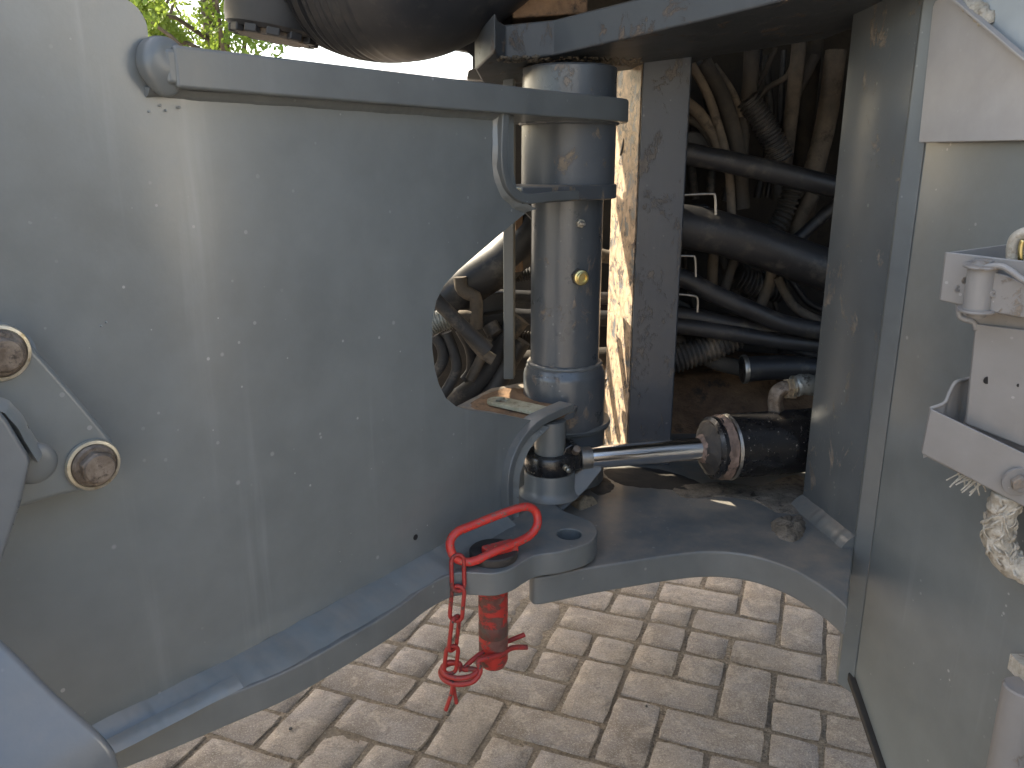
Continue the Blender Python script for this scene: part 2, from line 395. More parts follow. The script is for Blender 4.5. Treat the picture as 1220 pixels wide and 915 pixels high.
# sandy bedding with low relief, its top a little below the brick tops
nx, ny = 220, 240; x0, x1, y0, y1 = -2.6, 2.8, -1.5, 4.4
vs = [[bm.verts.new((x0 + (x1 - x0) * i / nx, y0 + (y1 - y0) * j / ny, -.0020 + noise.noise(V((i * .83, j * .83, 0))) * .0016 + noise.noise(V((i * .09, j * .09, 5))) * .0003 - .0006)) for j in range(ny + 1)] for i in range(nx + 1)]
for i in range(nx):
    for j in range(ny): bm.faces.new((vs[i][j], vs[i + 1][j], vs[i + 1][j + 1], vs[i][j + 1]))
mk('joint_sand', bm, M['joint'], pav, ang=180)
UN = 0.10556; BO = V((.2289, 1.5004, 0)); ya = R(-21.19)
bu = V((math.cos(ya), math.sin(ya), 0)); bv = V((-math.sin(ya), math.cos(ya), 0))
def brick_mesh(lu, lv, seed):
    """worn paver, centre at origin, top near z=0"""
    r = random.Random(seed); bm = bmesh.new(); J = .0055
    a, b = (lu * UN - J) / 2, (lv * UN - J) / 2; ch = .0034
    nu, nv = 3 * lu, 3 * lv
    out = []
    def P(i, j):
        x = -a + 2 * a * i / nu; y = -b + 2 * b * j / nv; return x, y
    ring = [(i, 0) for i in range(nu)] + [(nu, j) for j in range(nv)] + [(i, nv) for i in range(nu, 0, -1)] + [(0, j) for j in range(nv, 0, -1)]
    tilt = (r.uniform(-.008, .008), r.uniform(-.010, .010)); dz = r.uniform(-.0002, .0018)
    top = {}
    for i in range(nu + 1):
        for j in range(nv + 1):
            x, y = P(i, j); e = i in (0, nu) or j in (0, nv)
            k = (1 - ch * 1.25 / a, 1 - ch * 1.25 / b)
            corner = i in (0, nu) and j in (0, nv)
            if e: x *= k[0] if i in (0, nu) else 1; y *= k[1] if j in (0, nv) else 1
            if corner: x *= 1 - .0015 / a; y *= 1 - .0015 / b
            x += r.uniform(-.0014, .0014); y += r.uniform(-.0014, .0014)
            z = r.uniform(-.0012, .0012) + (-.0012 if e else .0006) + dz + x * tilt[0] + y * tilt[1]
            top[i, j] = bm.verts.new((x, y, z))
    for i in range(nu):
        for j in range(nv): bm.faces.new((top[i, j], top[i + 1, j], top[i + 1, j + 1], top[i, j + 1]))
    low = []
    for (i, j) in ring:
        x, y = P(i, j)
        if i in (0, nu) and j in (0, nv): x *= 1 - .002 / a; y *= 1 - .002 / b
        low.append(bm.verts.new((x + r.uniform(-.0014, .0014), y + r.uniform(-.0014, .0014), -.0085 + dz + r.uniform(-.0015, .001))))
    bot = [bm.verts.new((v.co.x, v.co.y, -.02)) for v in low]
    n = len(ring)
    for k in range(n):
        q = (k + 1) % n
        bm.faces.new((top[ring[k]], low[k], low[q], top[ring[q]])); bm.faces.new((low[k], bot[k], bot[q], low[q]))
    me = bpy.data.meshes.new('brick'); bmesh.ops.recalc_face_normals(bm, faces=bm.faces); bm.to_mesh(me); bm.free()
    me.polygons.foreach_set('use_smooth', [True] * len(me.polygons)); me.set_sharp_from_angle(angle=R(60))
    me.materials.append(M['brick']); return me
full = [brick_mesh(2, 1, s) for s in range(8)]; half = [brick_mesh(1, 1, 50 + s) for s in range(8)]
known = {('H', -1, 1), ('V', 0, 2), ('V', 1, 1), ('V', 3, -1), ('V', -2, 0), ('H', -5, 1)}
keepH = {(0, 0), (1, -1), (-2, 2), (2, 2), (1, 3), (-2, -2), (-3, -1), (-5, -3), (-6, -2)}; keepV = {(-1, -1), (0, -2), (2, 0), (-3, -3), (-6, -4)}
cells = []
rb = random.Random(3)
for p in range(-24, 25):
    for q in range(-16, 17):
        for kind, (u, v) in (('H', (p + 2 * q, -p + 2 * q)), ('V', (p + 2 * q - 1, -p + 2 * q - 1))):
            du, dv = (2, 1) if kind == 'H' else (1, 2)
            sp = (kind, u, v) in known or (rb.random() < .22 and (u, v) not in (keepH if kind == 'H' else keepV))
            if sp: cells += [(u + .5, v + .5, 1, 0), (u + (1.5 if du == 2 else .5), v + (1.5 if dv == 2 else .5), 1, 0)]
            else: cells.append((u + du / 2, v + dv / 2, 2, kind == 'V'))
cl = []
for (cu, cv, n_, rot_) in cells:
    p = BO + bu * cu * UN + bv * cv * UN
    if x0 + .1 < p.x < x1 - .1 and y0 + .1 < p.y < y1 - .1:
        d = (p - V((0.15, 1.25, 0))); dd = math.hypot(d.x * .9, d.y if d.y > 0 else d.y * 1.7)
        cl.append((dd, p, n_, rot_))
cl.sort(key=lambda c: c[0])
rest = bmesh.new(); tmp = bpy.data.meshes.new('t')
for k, (dd, p, n_, rot_) in enumerate(cl):
    me = rb.choice(full if n_ == 2 else half); a = ya + (math.pi / 2 if rot_ else 0) + math.pi * rb.randint(0, 1)
    if n_ == 1: a += math.pi / 2 * rb.randint(0, 1)
    a += rb.uniform(-.012, .012); loc = p + V((rb.uniform(-.001, .001), rb.uniform(-.001, .001), rb.uniform(-.0012, .0012)))
    if k < 260:
        o = bpy.data.objects.new('brick', me); o.parent = pav; o.location = loc - V(pav.location); o.rotation_euler = (0, 0, a); C.objects.link(o)
    else:
        m_ = me.copy(); m_.transform(Matrix.Translation(loc) @ Matrix.Rotation(a, 4, 'Z')); rest.from_mesh(m_); bpy.data.meshes.remove(m_)
o = mk('outer_bricks', rest, M['brick'], pav, ang=60); o['kind'] = 'stuff'

# crumbs of grit in the joints
bm = bmesh.new()
for k in range(7000):
    x = rb.uniform(-1.2, 1.2); y = rb.uniform(.7, 2.4); s = rb.uniform(.0006, .0019)
    q = V((x, y, 0)) - BO; u_, v_ = q.dot(bu) / UN, q.dot(bv) / UN
    if min(abs(u_ - round(u_)), abs(v_ - round(v_))) > .06 and rb.random() < .93: continue
    c = V((x, y, -.0018 + s * .3))
    vs_ = [bm.verts.new(c + V((rb.uniform(-1, 1), rb.uniform(-1, 1), rb.uniform(-.6, 1))).normalized() * s) for _ in range(5)]
    for tri in ((0, 1, 2), (0, 2, 3), (0, 3, 1), (4, 2, 1), (4, 3, 2), (4, 1, 3)): bm.faces.new([vs_[i] for i in tri])
gr = mk('loose_grit', bm, M['tag'], pav); gr['kind'] = 'stuff'
for (x_, y_, h_) in ():
    pass
def pebble(px, py, r, label, m=None):
    p = Zp(px, py, 0.003); bm = bmesh.new(); bmesh.ops.create_icosphere(bm, subdivisions=2, radius=r)
    for v in bm.verts:
        v.co *= 1 + noise.noise(v.co * 160 + V((px, 0, 0))) * .45; v.co.z *= .62; v.co += p + V((0, 0, r * .4))
    tagp(mk('pebble', bm, m or M['mud'], ang=60), label, 'pebble')
pebble(346, 869, .0042, 'dark little pebble lying alone on a brick below the left wall edge', M['darkwasher'])
pebble(770, 842, .0032, 'tiny dark pebble on the bricks below the middle of the curved rear plate', M['darkwasher'])
pebble(533, 852, .0050, 'small sandy pebble on the bricks just below the hanging chain end', M['tan'])

# ------------------------------------------------------------------ FRONT FRAME
ff = root('front_chassis', (PW.x, PW.y, 0), 'large smooth grey front frame with a notched side wall, filling the left of the photo', 'loader frame')
z_pl = W(594, 622).z                      # top of the lower plate
z_fl_top = W(615, 103, .02).z; z_fl_bot = z_fl_top - .036
C0 = A(674, 350, 1.40); PX, PY = C0.x, C0.y   # pivot axis
bendx = W(236, 450)
def wallpt(s, z, off=0):
    """s along the wall from the bend (right positive), with a smooth bend of 160 mm"""
    half = .04
    if s > half: p = bendx + dW * s + nW * off
    elif s < -half: p = bendx + dL * s + nL * off
    else:
        t = (s + half) / (2 * half); a = bendx - dL * half; c = bendx + dW * half
        p = a * (1 - t) ** 2 + bendx * 2 * t * (1 - t) + c * t * t
        n = (nL * (1 - t) + nW * t).normalized(); p = p + n * off
    return V((p.x, p.y, z))
def sW(px, py):
    q = W(px, py); return (q - bendx).dot(dW), q.z
zb = z_pl - .002
def zLtop(s):   # top of the taller left part
    return z_top_left
qt = L(150, -3); z_top_left = qt.z
outl = [sW(*p) for p in ((612, 250), (633, 250))]
bm = bmesh.new()
notch = [(612, 118), (612, 205), (616, 228), (632, 249), (590, 284), (546, 322), (529, 340), (520, 358), (515, 382), (515, 415), (518, 440), (523, 458), (531, 474), (543, 484), (560, 489), (600, 494), (638, 502), (646, 507), (630, 520), (618, 538), (612, 556), (612, 618)]
poly = [sW(*p) for p in notch]
zc = z_fl_bot + .004
poly = [(poly[0][0], zc)] + poly[1:-1] + [(poly[-1][0], zb)]
sR = .12
sTopCorner = (L(177, 42) - bendx).dot(dL)
TH = .028
def pairv(s, z): return bm.verts.new(wallpt(s, z)), bm.verts.new(wallpt(s, z, -TH))
ring = [pairv(s, z) for s, z in [(sR, zb), (sR, zc)] + poly]
bm.faces.new([r[0] for r in ring]); bm.faces.new([r[1] for r in reversed(ring)])
def rim(a, b): bm.faces.new((a[0], b[0], b[1], a[1]))
for i in range(1, len(ring)): rim(ring[i], ring[(i + 1) % len(ring)]) if i < len(ring) - 1 else rim(ring[i], ring[0])
prev = (ring[0], ring[1])
rC = .024
def ztop(s):
    if s > sTopCorner - 1e-6: return zc
    d = s - (sTopCorner - rC)
    return z_top_left if d <= 0 else z_top_left - rC + math.sqrt(max(0, rC * rC - d * d))
cs = [.10, .075] + [.05 - .10 * k / 18 for k in range(19)] + [sTopCorner + .0002, sTopCorner - .0002] + [sTopCorner - rC + rC * math.cos(R(a_)) for a_ in (15, 30, 45, 60, 75, 90)] + [-.10, -.20]
for s in sorted(set(cs), reverse=True):
    a, b = pairv(s, zb), pairv(s, ztop(s))
    for j in (0, 1): bm.faces.new((prev[0][j], a[j], b[j], prev[1][j]))
    rim(prev[0], a); rim(prev[1], b); prev = (a, b)
a, b = pairv(-.95, zb), pairv(-.95, z_top_left)
for j in (0, 1): bm.faces.new((prev[0][j], a[j], b[j], prev[1][j]))
rim(prev[0], a); rim(prev[1], b); rim(a, b)
mk('side_wall', bm, M['wall'], ff, ang=20)

# far wall of the front frame, unseen, added to stop low sun
back = V((-.30, .25, 0))
bm = prism([V((-1.3, .95, .47)), V((-.47, 1.93, .47)), V((-.47, 1.93, z_fl_bot)), V((-1.3, .95, z_fl_bot))], -nW * .028)
mk('far_wall', bm, M['wall'], ff, bevel=.002)

# top flange with round nose about the pivot
Rn = .098
f0 = onpl(207, 55, PW, nW, .022); fdir = dW
P0 = V((f0.x, f0.y, z_fl_bot))
CC = V((PX, PY, z_fl_bot))
a0 = math.atan2(nW.y, nW.x)
arc = [CC + V((math.cos(a0 + math.pi * k / 28), math.sin(a0 + math.pi * k / 28), 0)) * Rn for k in range(29)]
sA = (arc[0] - P0).dot(dW)
pre = P0 + dW * (sA - .19)
fl = [P0, pre] + cr([pre, pre.lerp(arc[0], .55) + nW * .001, arc[0]], 4)[1:-1] + arc
fl += [arc[-1] - dW * .12, arc[-1] - dW * .55 - nW * .02, P0 - nW * .30]
mk('top_flange', prism(fl, (0, 0, z_fl_top - z_fl_bot)), M['grey'], ff, bevel=.003)
# flange end block and lumpy corner weld at the left end of the flange
q = P0
bm = box(P0 - dW * .002 - nW * .0165 + V((0, 0, .018)), .012, .03, .030, dW, nW)
mk('flange_end', bm, M['grey'], ff, bevel=.004)
bm = bmesh.new(); bmesh.ops.create_uvsphere(bm, u_segments=40, v_segments=32, radius=1)
cc = W(191, 80, .004)
hh = (W(191, 45).z - W(191, 116).z) / 2
for v in bm.verts:
    c = v.co.copy(); taper = 1 - .35 * max(0, -c.z) ** 1.5
    p = cc + dW * math.copysign(abs(c.x) ** .75, c.x) * .0215 * taper + nW * (.004 + math.copysign(abs(c.y) ** .6, c.y) * .013 * taper) + V((0, 0, c.z * hh))
    v.co = p + nW * noise.noise(p * 45) * .003
mk('corner_weld', bm, M['grey'], ff, ang=180)
# fine bead under the flange
mk('flange_weld', bead([wallpt(s, z_fl_bot) for s in (-.02, .1, .2, .3, .4, (W(600, 130) - bendx).dot(dW))], V((0, 0, -.008)), nW * .008), M['grey'], ff, ang=60)

# deck plate added out of view to keep sun off the paving
mk('shade_deck', prism([V((x, y, z_fl_bot - .01)) for x, y in ((-.56, 1.55), (-.62, 2.12), (-1.1, 2.6), (-2.2, 2.3), (-1.9, 1.2), (-.9, .95), (-.5, 1.15))], (0, 0, .02)), M['dark'], ff)
# pivot: bosses, tube, collar
def vcyl(name, r, za, zb_, m, ch=.003, n=56):
    return mk(name, lathe([(0, za), (r - ch, za), (r, za + ch), (r, zb_ - ch), (r - ch, zb_), (0, zb_)], (PX, PY, 0), (0, 0, 1), n), m, ff, ang=35)
z_t = lambda py, Y: A(674, py, Y).z
zb1 = z_t(222, 1.325)
vcyl('pivot_cap_ring', .078, z_fl_top - .001, z_t(74, 1.325), M['tubep'])
vcyl('pivot_boss', .079, zb1 - .012, z_fl_bot + .001, M['dirty'])
z_tb = z_t(441, 1.34)
vcyl('pivot_tube', .0615, z_tb - .02, zb1 + .01, M['tubep'])
# raised collar with two stepped weld rings
z_cl = z_t(516, 1.33)
mk('pivot_collar', lathe([(0, z_cl), (.074, z_cl), (.074, z_tb - .022), (.0725, z_tb - .014), (.070, z_tb - .011), (.0695, z_tb - .006), (.066, z_tb - .002), (.062, z_tb + .002), (.0, z_tb + .002)], (PX, PY, 0), (0, 0, 1), 64), M['tubep'], ff, ang=50)
mk('collar_weld', tube([V((PX, PY, z_tb)) + V((math.cos(a), math.sin(a), 0)) * .0635 for a in [2 * math.pi * k / 90 for k in range(90)]], lambda i, t, a: .0042 + .0006 * math.sin(i * 1.3), 10, True), M['dark'], ff, ang=180)
mk('boss_weld', tube([V((PX, PY, z_fl_bot)) + V((math.cos(a), math.sin(a), 0)) * .080 for a in [2 * math.pi * k / 90 for k in range(90)]], lambda i, t, a: .004 + .0006 * math.sin(i * 1.7), 10, True), M['dirty'], ff, ang=180)
# grease nipple and plug on the tube
def on_tube(px, py, r=.0615):
    d = ray(px, py); # intersect with vertical cylinder
    ox, oy = -PX, -PY; a = d.x ** 2 + d.y ** 2; b = 2 * (ox * d.x + oy * d.y); c = ox * ox + oy * oy - r * r
    t = (-b - math.sqrt(b * b - 4 * a * c)) / (2 * a); p = CAM + d * t
    return p, V((p.x - PX, p.y - PY, 0)).normalized()
p, n = on_tube(691, 266)
gn = mk('grease_nipple', hexp(p - n * .002, n, .0075, .008), M['zinc'], ff, bevel=.0006)
gn['label'] = 'small upper grease nipple on the pivot tube'
mk('nipple_tip', lathe([(0, 0), (.0042, 0), (.0042, .005), (.0028, .007), (.0036, .011), (.002, .014), (0, .014)], p + n * .006, n, 20), M['steel'], gn)
p, n = on_tube(690, 330)
pl = mk('pipe_plug', hexp(p - n * .002, n, .0150, .008), M['darkwasher'], ff, bevel=.001)
pl['label'] = 'yellow plated plug in a black hexagon on the pivot tube'
mk('plug_collar', lathe([(.0, 0), (.0125, 0), (.0125, .006), (.010, .007), (.010, .012), (.0088, .0128), (.0066, .0128), (.0066, .0085), (0, .0085)], p + n * .006, n, 32), M['brass'], pl)
# little dark marks of chipped paint
for k, (px, py) in enumerate(((679, 336), (682, 260), (704, 300))): pass

# upper and lower U-bent stiffener bands
def band(pxs, th, m, name, depth=.12, front=.014, inner_sign=1, rr=None):
    """pxs: (px,py) on the band's outer line; th thickness; extruded away from camera"""
    P = [W(x, y, front) for x, y in pxs]
    s = [((p - bendx).dot(dW), p.z) for p in P]
    S2 = cr([V((a, b, 0)) for a, b in s], 5)
    inner = []
    for i, p in enumerate(S2):
        a = S2[max(0, i - 1)]; b = S2[min(len(S2) - 1, i + 1)]; d = (b - a).normalized()
        inner.append(p + V((-d.y, d.x, 0)) * th * inner_sign)
    ring = S2 + inner[::-1]
    base = bendx + nW * front
    pts = [V(((base + dW * q.x).x, (base + dW * q.x).y, q.y)) for q in ring]
    return mk(name, prism(pts, -nW * depth), m, ff, bevel=.002)
ub = band([(600, 126), (599, 150), (598, 180), (599, 203), (605, 224), (616, 238), (632, 243), (660, 240), (690, 238)], .0145, M['grey'], 'upper_stiffener', inner_sign=1, depth=.10)
# broad tongue under the boss
zt0 = W(650, 242, .014).z
tp = [V((p.x, p.y, 0)) for p in [W(622, 240, .012), W(692, 238, .012)]] + [V((PX, PY, 0)) + V((math.cos(a), math.sin(a), 0)) * .083 for a in [R(x) for x in range(-42, 150, 12)]]
tp += [V((PX, PY, 0)) - dW * .16 - nW * .02]
for q in tp: q.z = zt0
mk('boss_plate', prism(tp, (0, 0, .024)), M['dirty'], ff, bevel=.003)
mk('upper_stiffener_weld', bead([W(597, y, 0) for y in (128, 160, 190)] + cr([W(597, 190), W(599, 212), W(607, 230), W(620, 242), W(632, 249)], 5)[1:], -dW * .019 + V((0, 0, -.005)), nW * .0125, amp=.0045, noise_s=60), M['weld'], ff, ang=70)

lb = band([(613, 628), (612, 600), (612, 572), (615, 554), (622, 536), (633, 520), (648, 507), (664, 499), (684, 490)], .0135, M['grey'], 'lower_stiffener', inner_sign=1, depth=.03)
zl = W(650, 508, .014).z
# top surface of the lower stiffener (horizontal plate)
z_lp = W(683, 491, .014).z
pts = [W(652, 505, .0), W(684, 490, .0125), Zp(697, 466, z_lp), Zp(722, 452, z_lp), V((PX + .07, PY + .02, 0)), V((PX - .05, PY + .10, 0)), Zp(585, 462, z_lp), Zp(540, 485, z_lp), W(560, 520, -.032), W(640, 528, -.032)]
for q in pts: q.z = z_lp - .0008
mk('stiffener_top_plate', prism(pts, (0, 0, -.012)), M['dirty'], ff, bevel=.002)
mk('lower_stiffener_weld', bead(cr([W(648, 507), W(633, 520), W(621, 537), W(614, 555), W(611, 575), W(611, 622)], 6), (-dW * .022 + V((0, 0, .008))), nW * .013, amp=.0055, noise_s=60), M['weld'], ff, ang=70)

# lower plate with lug
z_pb = z_pl - .036
def Zl(x, y): return Zp(x, y, z_pl)
front = [Zl(*p) for p in ((-60, 960), (120, 888), (200, 858), (288, 822), (330, 805), (370, 785), (440, 745), (480, 720), (505, 701), (530, 687), (549, 682), (565, 682), (584, 683), (598, 681), (612, 676), (625, 668), (640, 661), (667, 657), (690, 651), (704, 645), (711, 637), (711, 629), (704, 621), (690, 615), (672, 608), (660, 600))]
front = front[:4] + cr(front[3:], 4)[1:]
backp = [V((PX - .02, PY + .02, z_pl)), V((PX - .35, PY - .1, z_pl)), V((-1.1, .8, z_pl))]
mk('lower_plate', prism([V((p.x, p.y, z_pb)) for p in front + backp], (0, 0, z_pl - z_pb)), M['grey'], ff, bevel=.003)
# cut for the second hole is shown by a dark-walled socket: drill with boolean
hole_c = Zl(678, 636)
cut = bpy.data.objects.new('hole_cutter', bpy.data.meshes.new('hole_cutter'))
bmc = cyl(V((hole_c.x, hole_c.y, z_pb - .05)), V((hole_c.x, hole_c.y, z_pl + .05)), .0185, 40)
LP = [o for o in bpy.data.objects if o.name == 'lower_plate'][0]
org = wloc(LP)
bmesh.ops.translate(bmc, verts=bmc.verts, vec=-org); bmesh.ops.recalc_face_normals(bmc, faces=bmc.faces); bmc.to_mesh(cut.data); bmc.free()
C.objects.link(cut); cut.location = org
LP.modifiers.clear()
bo = LP.modifiers.new('hole', 'BOOLEAN'); bo.object = cut; bo.operation = 'DIFFERENCE'; bo.solver = 'EXACT'
b_ = LP.modifiers.new('bevel', 'BEVEL'); b_.width = .003; b_.segments = 2; b_.limit_method = 'ANGLE'; b_.angle_limit = R(35); b_.harden_normals = True
bpy.context.view_layer.update()
dg = bpy.context.evaluated_depsgraph_get()
newme = bpy.data.meshes.new_from_object(LP.evaluated_get(dg)); LP.modifiers.clear(); LP.data = newme
bpy.data.objects.remove(cut)

# bottom weld: one broad fillet following the bend, with a second thin run on its left half
eW = (W(598, 622) - bendx).dot(dW)
ws = [-.5 + (eW + .5) * k / 60 for k in range(61)]
fn = lambda t: (nL if (-.5 + (eW + .5) * t) < 0 else nW)
def legw(t):
    s_ = -.5 + (eW + .5) * t; n_ = (nL.lerp(nW, min(1, max(0, (s_ + .05) / .1)))).normalized(); p = wallpt(s_, 0); best = .03
    for q, r2 in zip(front, front[1:]):
        e = V((r2.x - q.x, r2.y - q.y)); f_ = V((q.x - p.x, q.y - p.y)); den = n_.x * e.y - n_.y * e.x
        if abs(den) < 1e-9: continue
        o_ = (f_.x * e.y - f_.y * e.x) / den; k_ = (f_.x * n_.y - f_.y * n_.x) / den
        if 0 <= k_ <= 1 and .012 < o_ < .09: best = o_; break
    return n_ * min(.05, best - .003)
mk('bottom_weld', bead([wallpt(q, z_pl) for q in ws], V((0, 0, .0135)), legw, amp=.0022, bulge=.16, noise_s=55), M['weld'], ff, ang=80)
mk('bottom_weld_second_run', bead([wallpt(q, z_pl, .0235) for q in ws if q < .006], V((0, 0, .0080)), lambda t: nL * .016, amp=.0008, bulge=.5), M['weld'], ff, ang=80)
0 and mk('weld_stop', tube(cr([wallpt(.008, z_pl + .012, .004), wallpt(.012, z_pl + .010, .020), wallpt(.008, z_pl + .003, .036)], 8), lambda i, t, a: .0042 * math.sin(math.pi * (i + 1) / (t + 1)) + .0012, 12), M['weld'], ff, ang=180)

# steering pin bosses in the pocket
ey = A(655, 549, 1.265)
def boss(name, r, za, zb_, m, extra=()):
    return mk(name, lathe([(0, za), (r, za)] + [(r + e, z) for e, z in extra] + [(r, zb_), (0, zb_)], (ey.x, ey.y, 0), (0, 0, 1), 48), m, ff, ang=40)
boss('upper_pin_boss', .026, ey.z + .016, z_lp - .006, M['grey'])
zq = ey.z - .016
mk('lower_pin_boss', lathe([(0, zq), (.042, zq), (.043, zq - .004), (.043, z_pl + .014), (.046, z_pl + .006), (.053, z_pl + .001), (0, z_pl + .001)], (ey.x, ey.y, 0), (0, 0, 1), 56), M['grey'], ff, ang=60)
# sloping gusset rising from the lug to the pivot collar
gp = [A(672, 606, 1.29), A(700, 585, 1.31), A(717, 560, 1.34), A(717, 552, 1.34), A(690, 560, 1.33), A(655, 590, 1.30)]
mk('gusset', prism([A(640, 606, 1.235), A(672, 609, 1.235), A(700, 583, 1.255), A(718, 560, 1.27), A(716, 552, 1.275), A(696, 558, 1.27), A(655, 583, 1.25)], V((-.02, .06, .004))), M['dark'], ff, bevel=.003)
# lower pivot column down to the lug
mk('pivot_foot', lathe([(0, z_pl - .03), (.078, z_pl - .03), (.078, z_cl - .012), (.086, z_cl - .008), (.088, z_cl - .002), (.086, z_cl + .003), (.074, z_cl + .004), (0, z_cl + .004)], (PX, PY + .015, 0), (0, 0, 1), 56), M['dark'], ff, ang=40)
# flat black disc for the dark inside of a bolt hole
p = W(495, 640, .0006)
mk('small_hole', lathe([(0, 0), (.0042, 0), (.0042, .0006), (0, .0006)], p, nW, 20), M['clean'], ff)
# nicks on the wall
for k, (px, py) in enumerate(((126, 384), (121, 388), (197, 132), (213, 128), (178, 133), (190, 126))):
    pt = (L if px < 236 else W)(px, py, .0004); bm = bmesh.new(); bmesh.ops.create_icosphere(bm, subdivisions=2, radius=.0012)
    for v in bm.verts: v.co = pt + v.co * (1 + noise.noise(v.co * 400 + V((k, 0, 0))) * .8)
    mk('weld_spatter', bm, M['weld'], ff, ang=180)

# link plate bolted to the wall, far left
lk = root('link_plate', L(60, 520, 0.0), 'flat grey link plate held to the left wall by two rusty washer-head bolts', 'plate')
lp = [L(x, y, .040) for x, y in ((-80, 395), (-10, 386), (8, 386), (24, 396), (80, 458), (130, 518), (139, 535), (141, 556), (134, 574), (110, 583), (70, 592), (24, 606), (-80, 640))]
lp = [lp[0]] + cr(lp[1:11], 4) + lp[11:]
mk('plate', prism(lp, -nL * .018), M['wall'], lk, bevel=.0075, seg=4)
# lighter bead imitating the glint along the slanted edge, switched off
0 and mk('edge_bead', tube(cr([L(30, 404, .0405), L(80, 460, .0405), L(126, 514, .0405)], 20), .0020, 10), M['weld'], lk, ang=180)
mk('spacer', cyl(L(108, 552, 0), L(108, 552, .028), .022), M['grey'], lk)
mk('spacer', cyl(L(6, 421, 0), L(6, 421, .028), .022), M['grey'], lk)
for (bx, by, lab) in ((110, 553, 'lower rusty bolt at the pointed end of the link plate'), (-2, 420, 'upper rusty bolt cut by the photo edge')):
    c = L(bx, by, .040); r = .0220
    bt = mk('bolt', hexp(c + nL * .004, nL, .0150, .012), M['rustbolt'], lk, bevel=.0018); bt['label'] = lab
    mk('washer', lathe([(0, 0), (r, 0), (r + .001, .002), (r, .0045), (r - .0025, .0050), (r - .003, .0040), (0, .0040)], c, nL, 48), M['zinc'], bt)
    mk('bolt_flange', lathe([(0, .0038), (.0188, .0038), (.0185, .0065), (.0165, .0085), (0, .0088)], c, nL, 44), M['rustbolt'], bt)
    mk('bolt_dome', lathe([(.0132, .0165), (.012, .0185), (.009, .019), (0, .0187)], c - nL * .001, nL, 28), M['rustbolt'], bt)

# lift arm pieces at the far left
arm = root('lifting_linkage', L(0, 600, .10), 'blue grey angular arm with rounded nose crossing the left photo edge', 'loader arm')
ap = [L(x, y, .085) for x, y in ((-90, 440), (-5, 482), (10, 500), (35, 541), (38, 550), (28, 597), (14, 640), (-4, 690), (-90, 760))]
mk('arm_plate', prism(ap, -nL * .022), M['blueg'], arm, bevel=.005, seg=3)
bm = bmesh.new(); bmesh.ops.create_uvsphere(bm, u_segments=28, v_segments=20, radius=1)
cn = L(40, 552, .066)
for v in bm.verts: v.co = cn + dL * v.co.x * .018 + nL * v.co.y * .006 + V((0, 0, v.co.z * .017))
mk('arm_nose_weld', bm, M['grey'], arm, ang=180)
mk('arm_edge_weld', bead([L(x, y, .062) for x, y in ((-90, 455), (-5, 486), (12, 505), (36, 545))], dL * .010 + V((0, 0, .004)), nL * .02, amp=.0015), M['weld'], arm, ang=70)

low = root('lifting_linkage_end', A(50, 900, .48), 'big smooth blue grey rounded arm end close to the camera, bottom left corner', 'loader arm')
pts = [A(x, y, .50 if x > -60 else .47) for x, y in ((-140, 640), (-40, 712), (2, 746), (30, 772), (80, 822), (118, 856), (138, 876), (150, 896), (157, 930), (160, 1010), (-140, 1010))]
pts = pts[:2] + cr(pts[2:9], 4) + pts[9:]
bq = prism(pts, V((-.08, -.12, .0)))
mk('end_plate', bq, M['blueg'], low, bevel=.012, seg=4)

# ------------------------------------------------------------------ REAR FRAME
z_r = z_pb - .006                          # top of the rear lower plate
rf = root('rear_chassis', (.55, 1.4, 0), 'dark grey rear frame on the right with curved lower plate, posts and outer side plate', 'loader frame')
def Zr(x, y): return Zp(x, y, z_r)
cI_ = A(1058, 330, 1.145)
th = .046
I1 = A(1058, 330, 1.145); B1 = S(1080, 330); D1 = A(983, 330, 1.31)   # corners of the side column (plan)
fr = [(652, 664), (638, 671), (631, 679), (633, 686), (643, 688), (670, 683), (705, 676), (760, 667), (800, 661), (840, 657), (880, 659), (915, 667), (950, 681), (985, 703), (1010, 724)]
fp = [Zr(*p) for p in fr]
nose = Zr(640, 690)
fp = cr(fp, 4)
bk = [V((cI_.x + .004, cI_.y + .01, z_r)), V((cI_.x + .06, cI_.y + .05, z_r)), V((.95, 1.6, z_r)), V((.95, 2.3, z_r)), V((.05, 2.3, z_r)), V((.05, 1.35, z_r)), V((fp[0].x + .004, fp[0].y + .12, z_r))]
mk('lower_plate', prism([V((p.x, p.y, z_r - th)) for p in fp + bk], (0, 0, th)), M['dirty'] if False else M['grey'], rf, bevel=.004)
# oily dirt band lying under the cylinder
bm = bmesh.new()
def crust(name, poly_px, z, hgt, m, parent, seed=0, n=46):
    """thin irregular crust of dirt on a horizontal surface"""
    P = [Zp(x, y, z) for x, y in poly_px]
    cx = sum(p.x for p in P) / len(P); cy = sum(p.y for p in P) / len(P)
    bm = bmesh.new(); rings = []
    path = cr(P, 8, True)
    for f_, h_ in ((1.0, -.001), (.93, .3), (.8, .7), (.55, 1), (.25, .9)):
        ring = []
        for i, p in enumerate(path):
            q = V((cx + (p.x - cx) * f_, cy + (p.y - cy) * f_, 0))
            nn = noise.noise(V((q.x * 60 + seed, q.y * 60, 0))); nn2 = noise.noise(V((q.x * 160 + seed, q.y * 160, 3)))
            q.x += nn2 * .006 * f_; q.y += nn * .006 * f_
            q.z = z + hgt * max(0, h_) * (.7 + .6 * nn + .5 * nn2) - (.001 if h_ < 0 else 0)
            ring.append(q)
        rings.append(ring)
    ribbon(rings, bm, True, False); bm.faces.new([v for v in bm.verts[-len(path):]])
    return mk(name, bm, m, parent, ang=180)
crust('dirt_crust', ((800, 580), (850, 574), (905, 578), (958, 566), (962, 608), (930, 612), (905, 600), (860, 592), (815, 594)), z_r, .004, M['mud'], rf, 1)
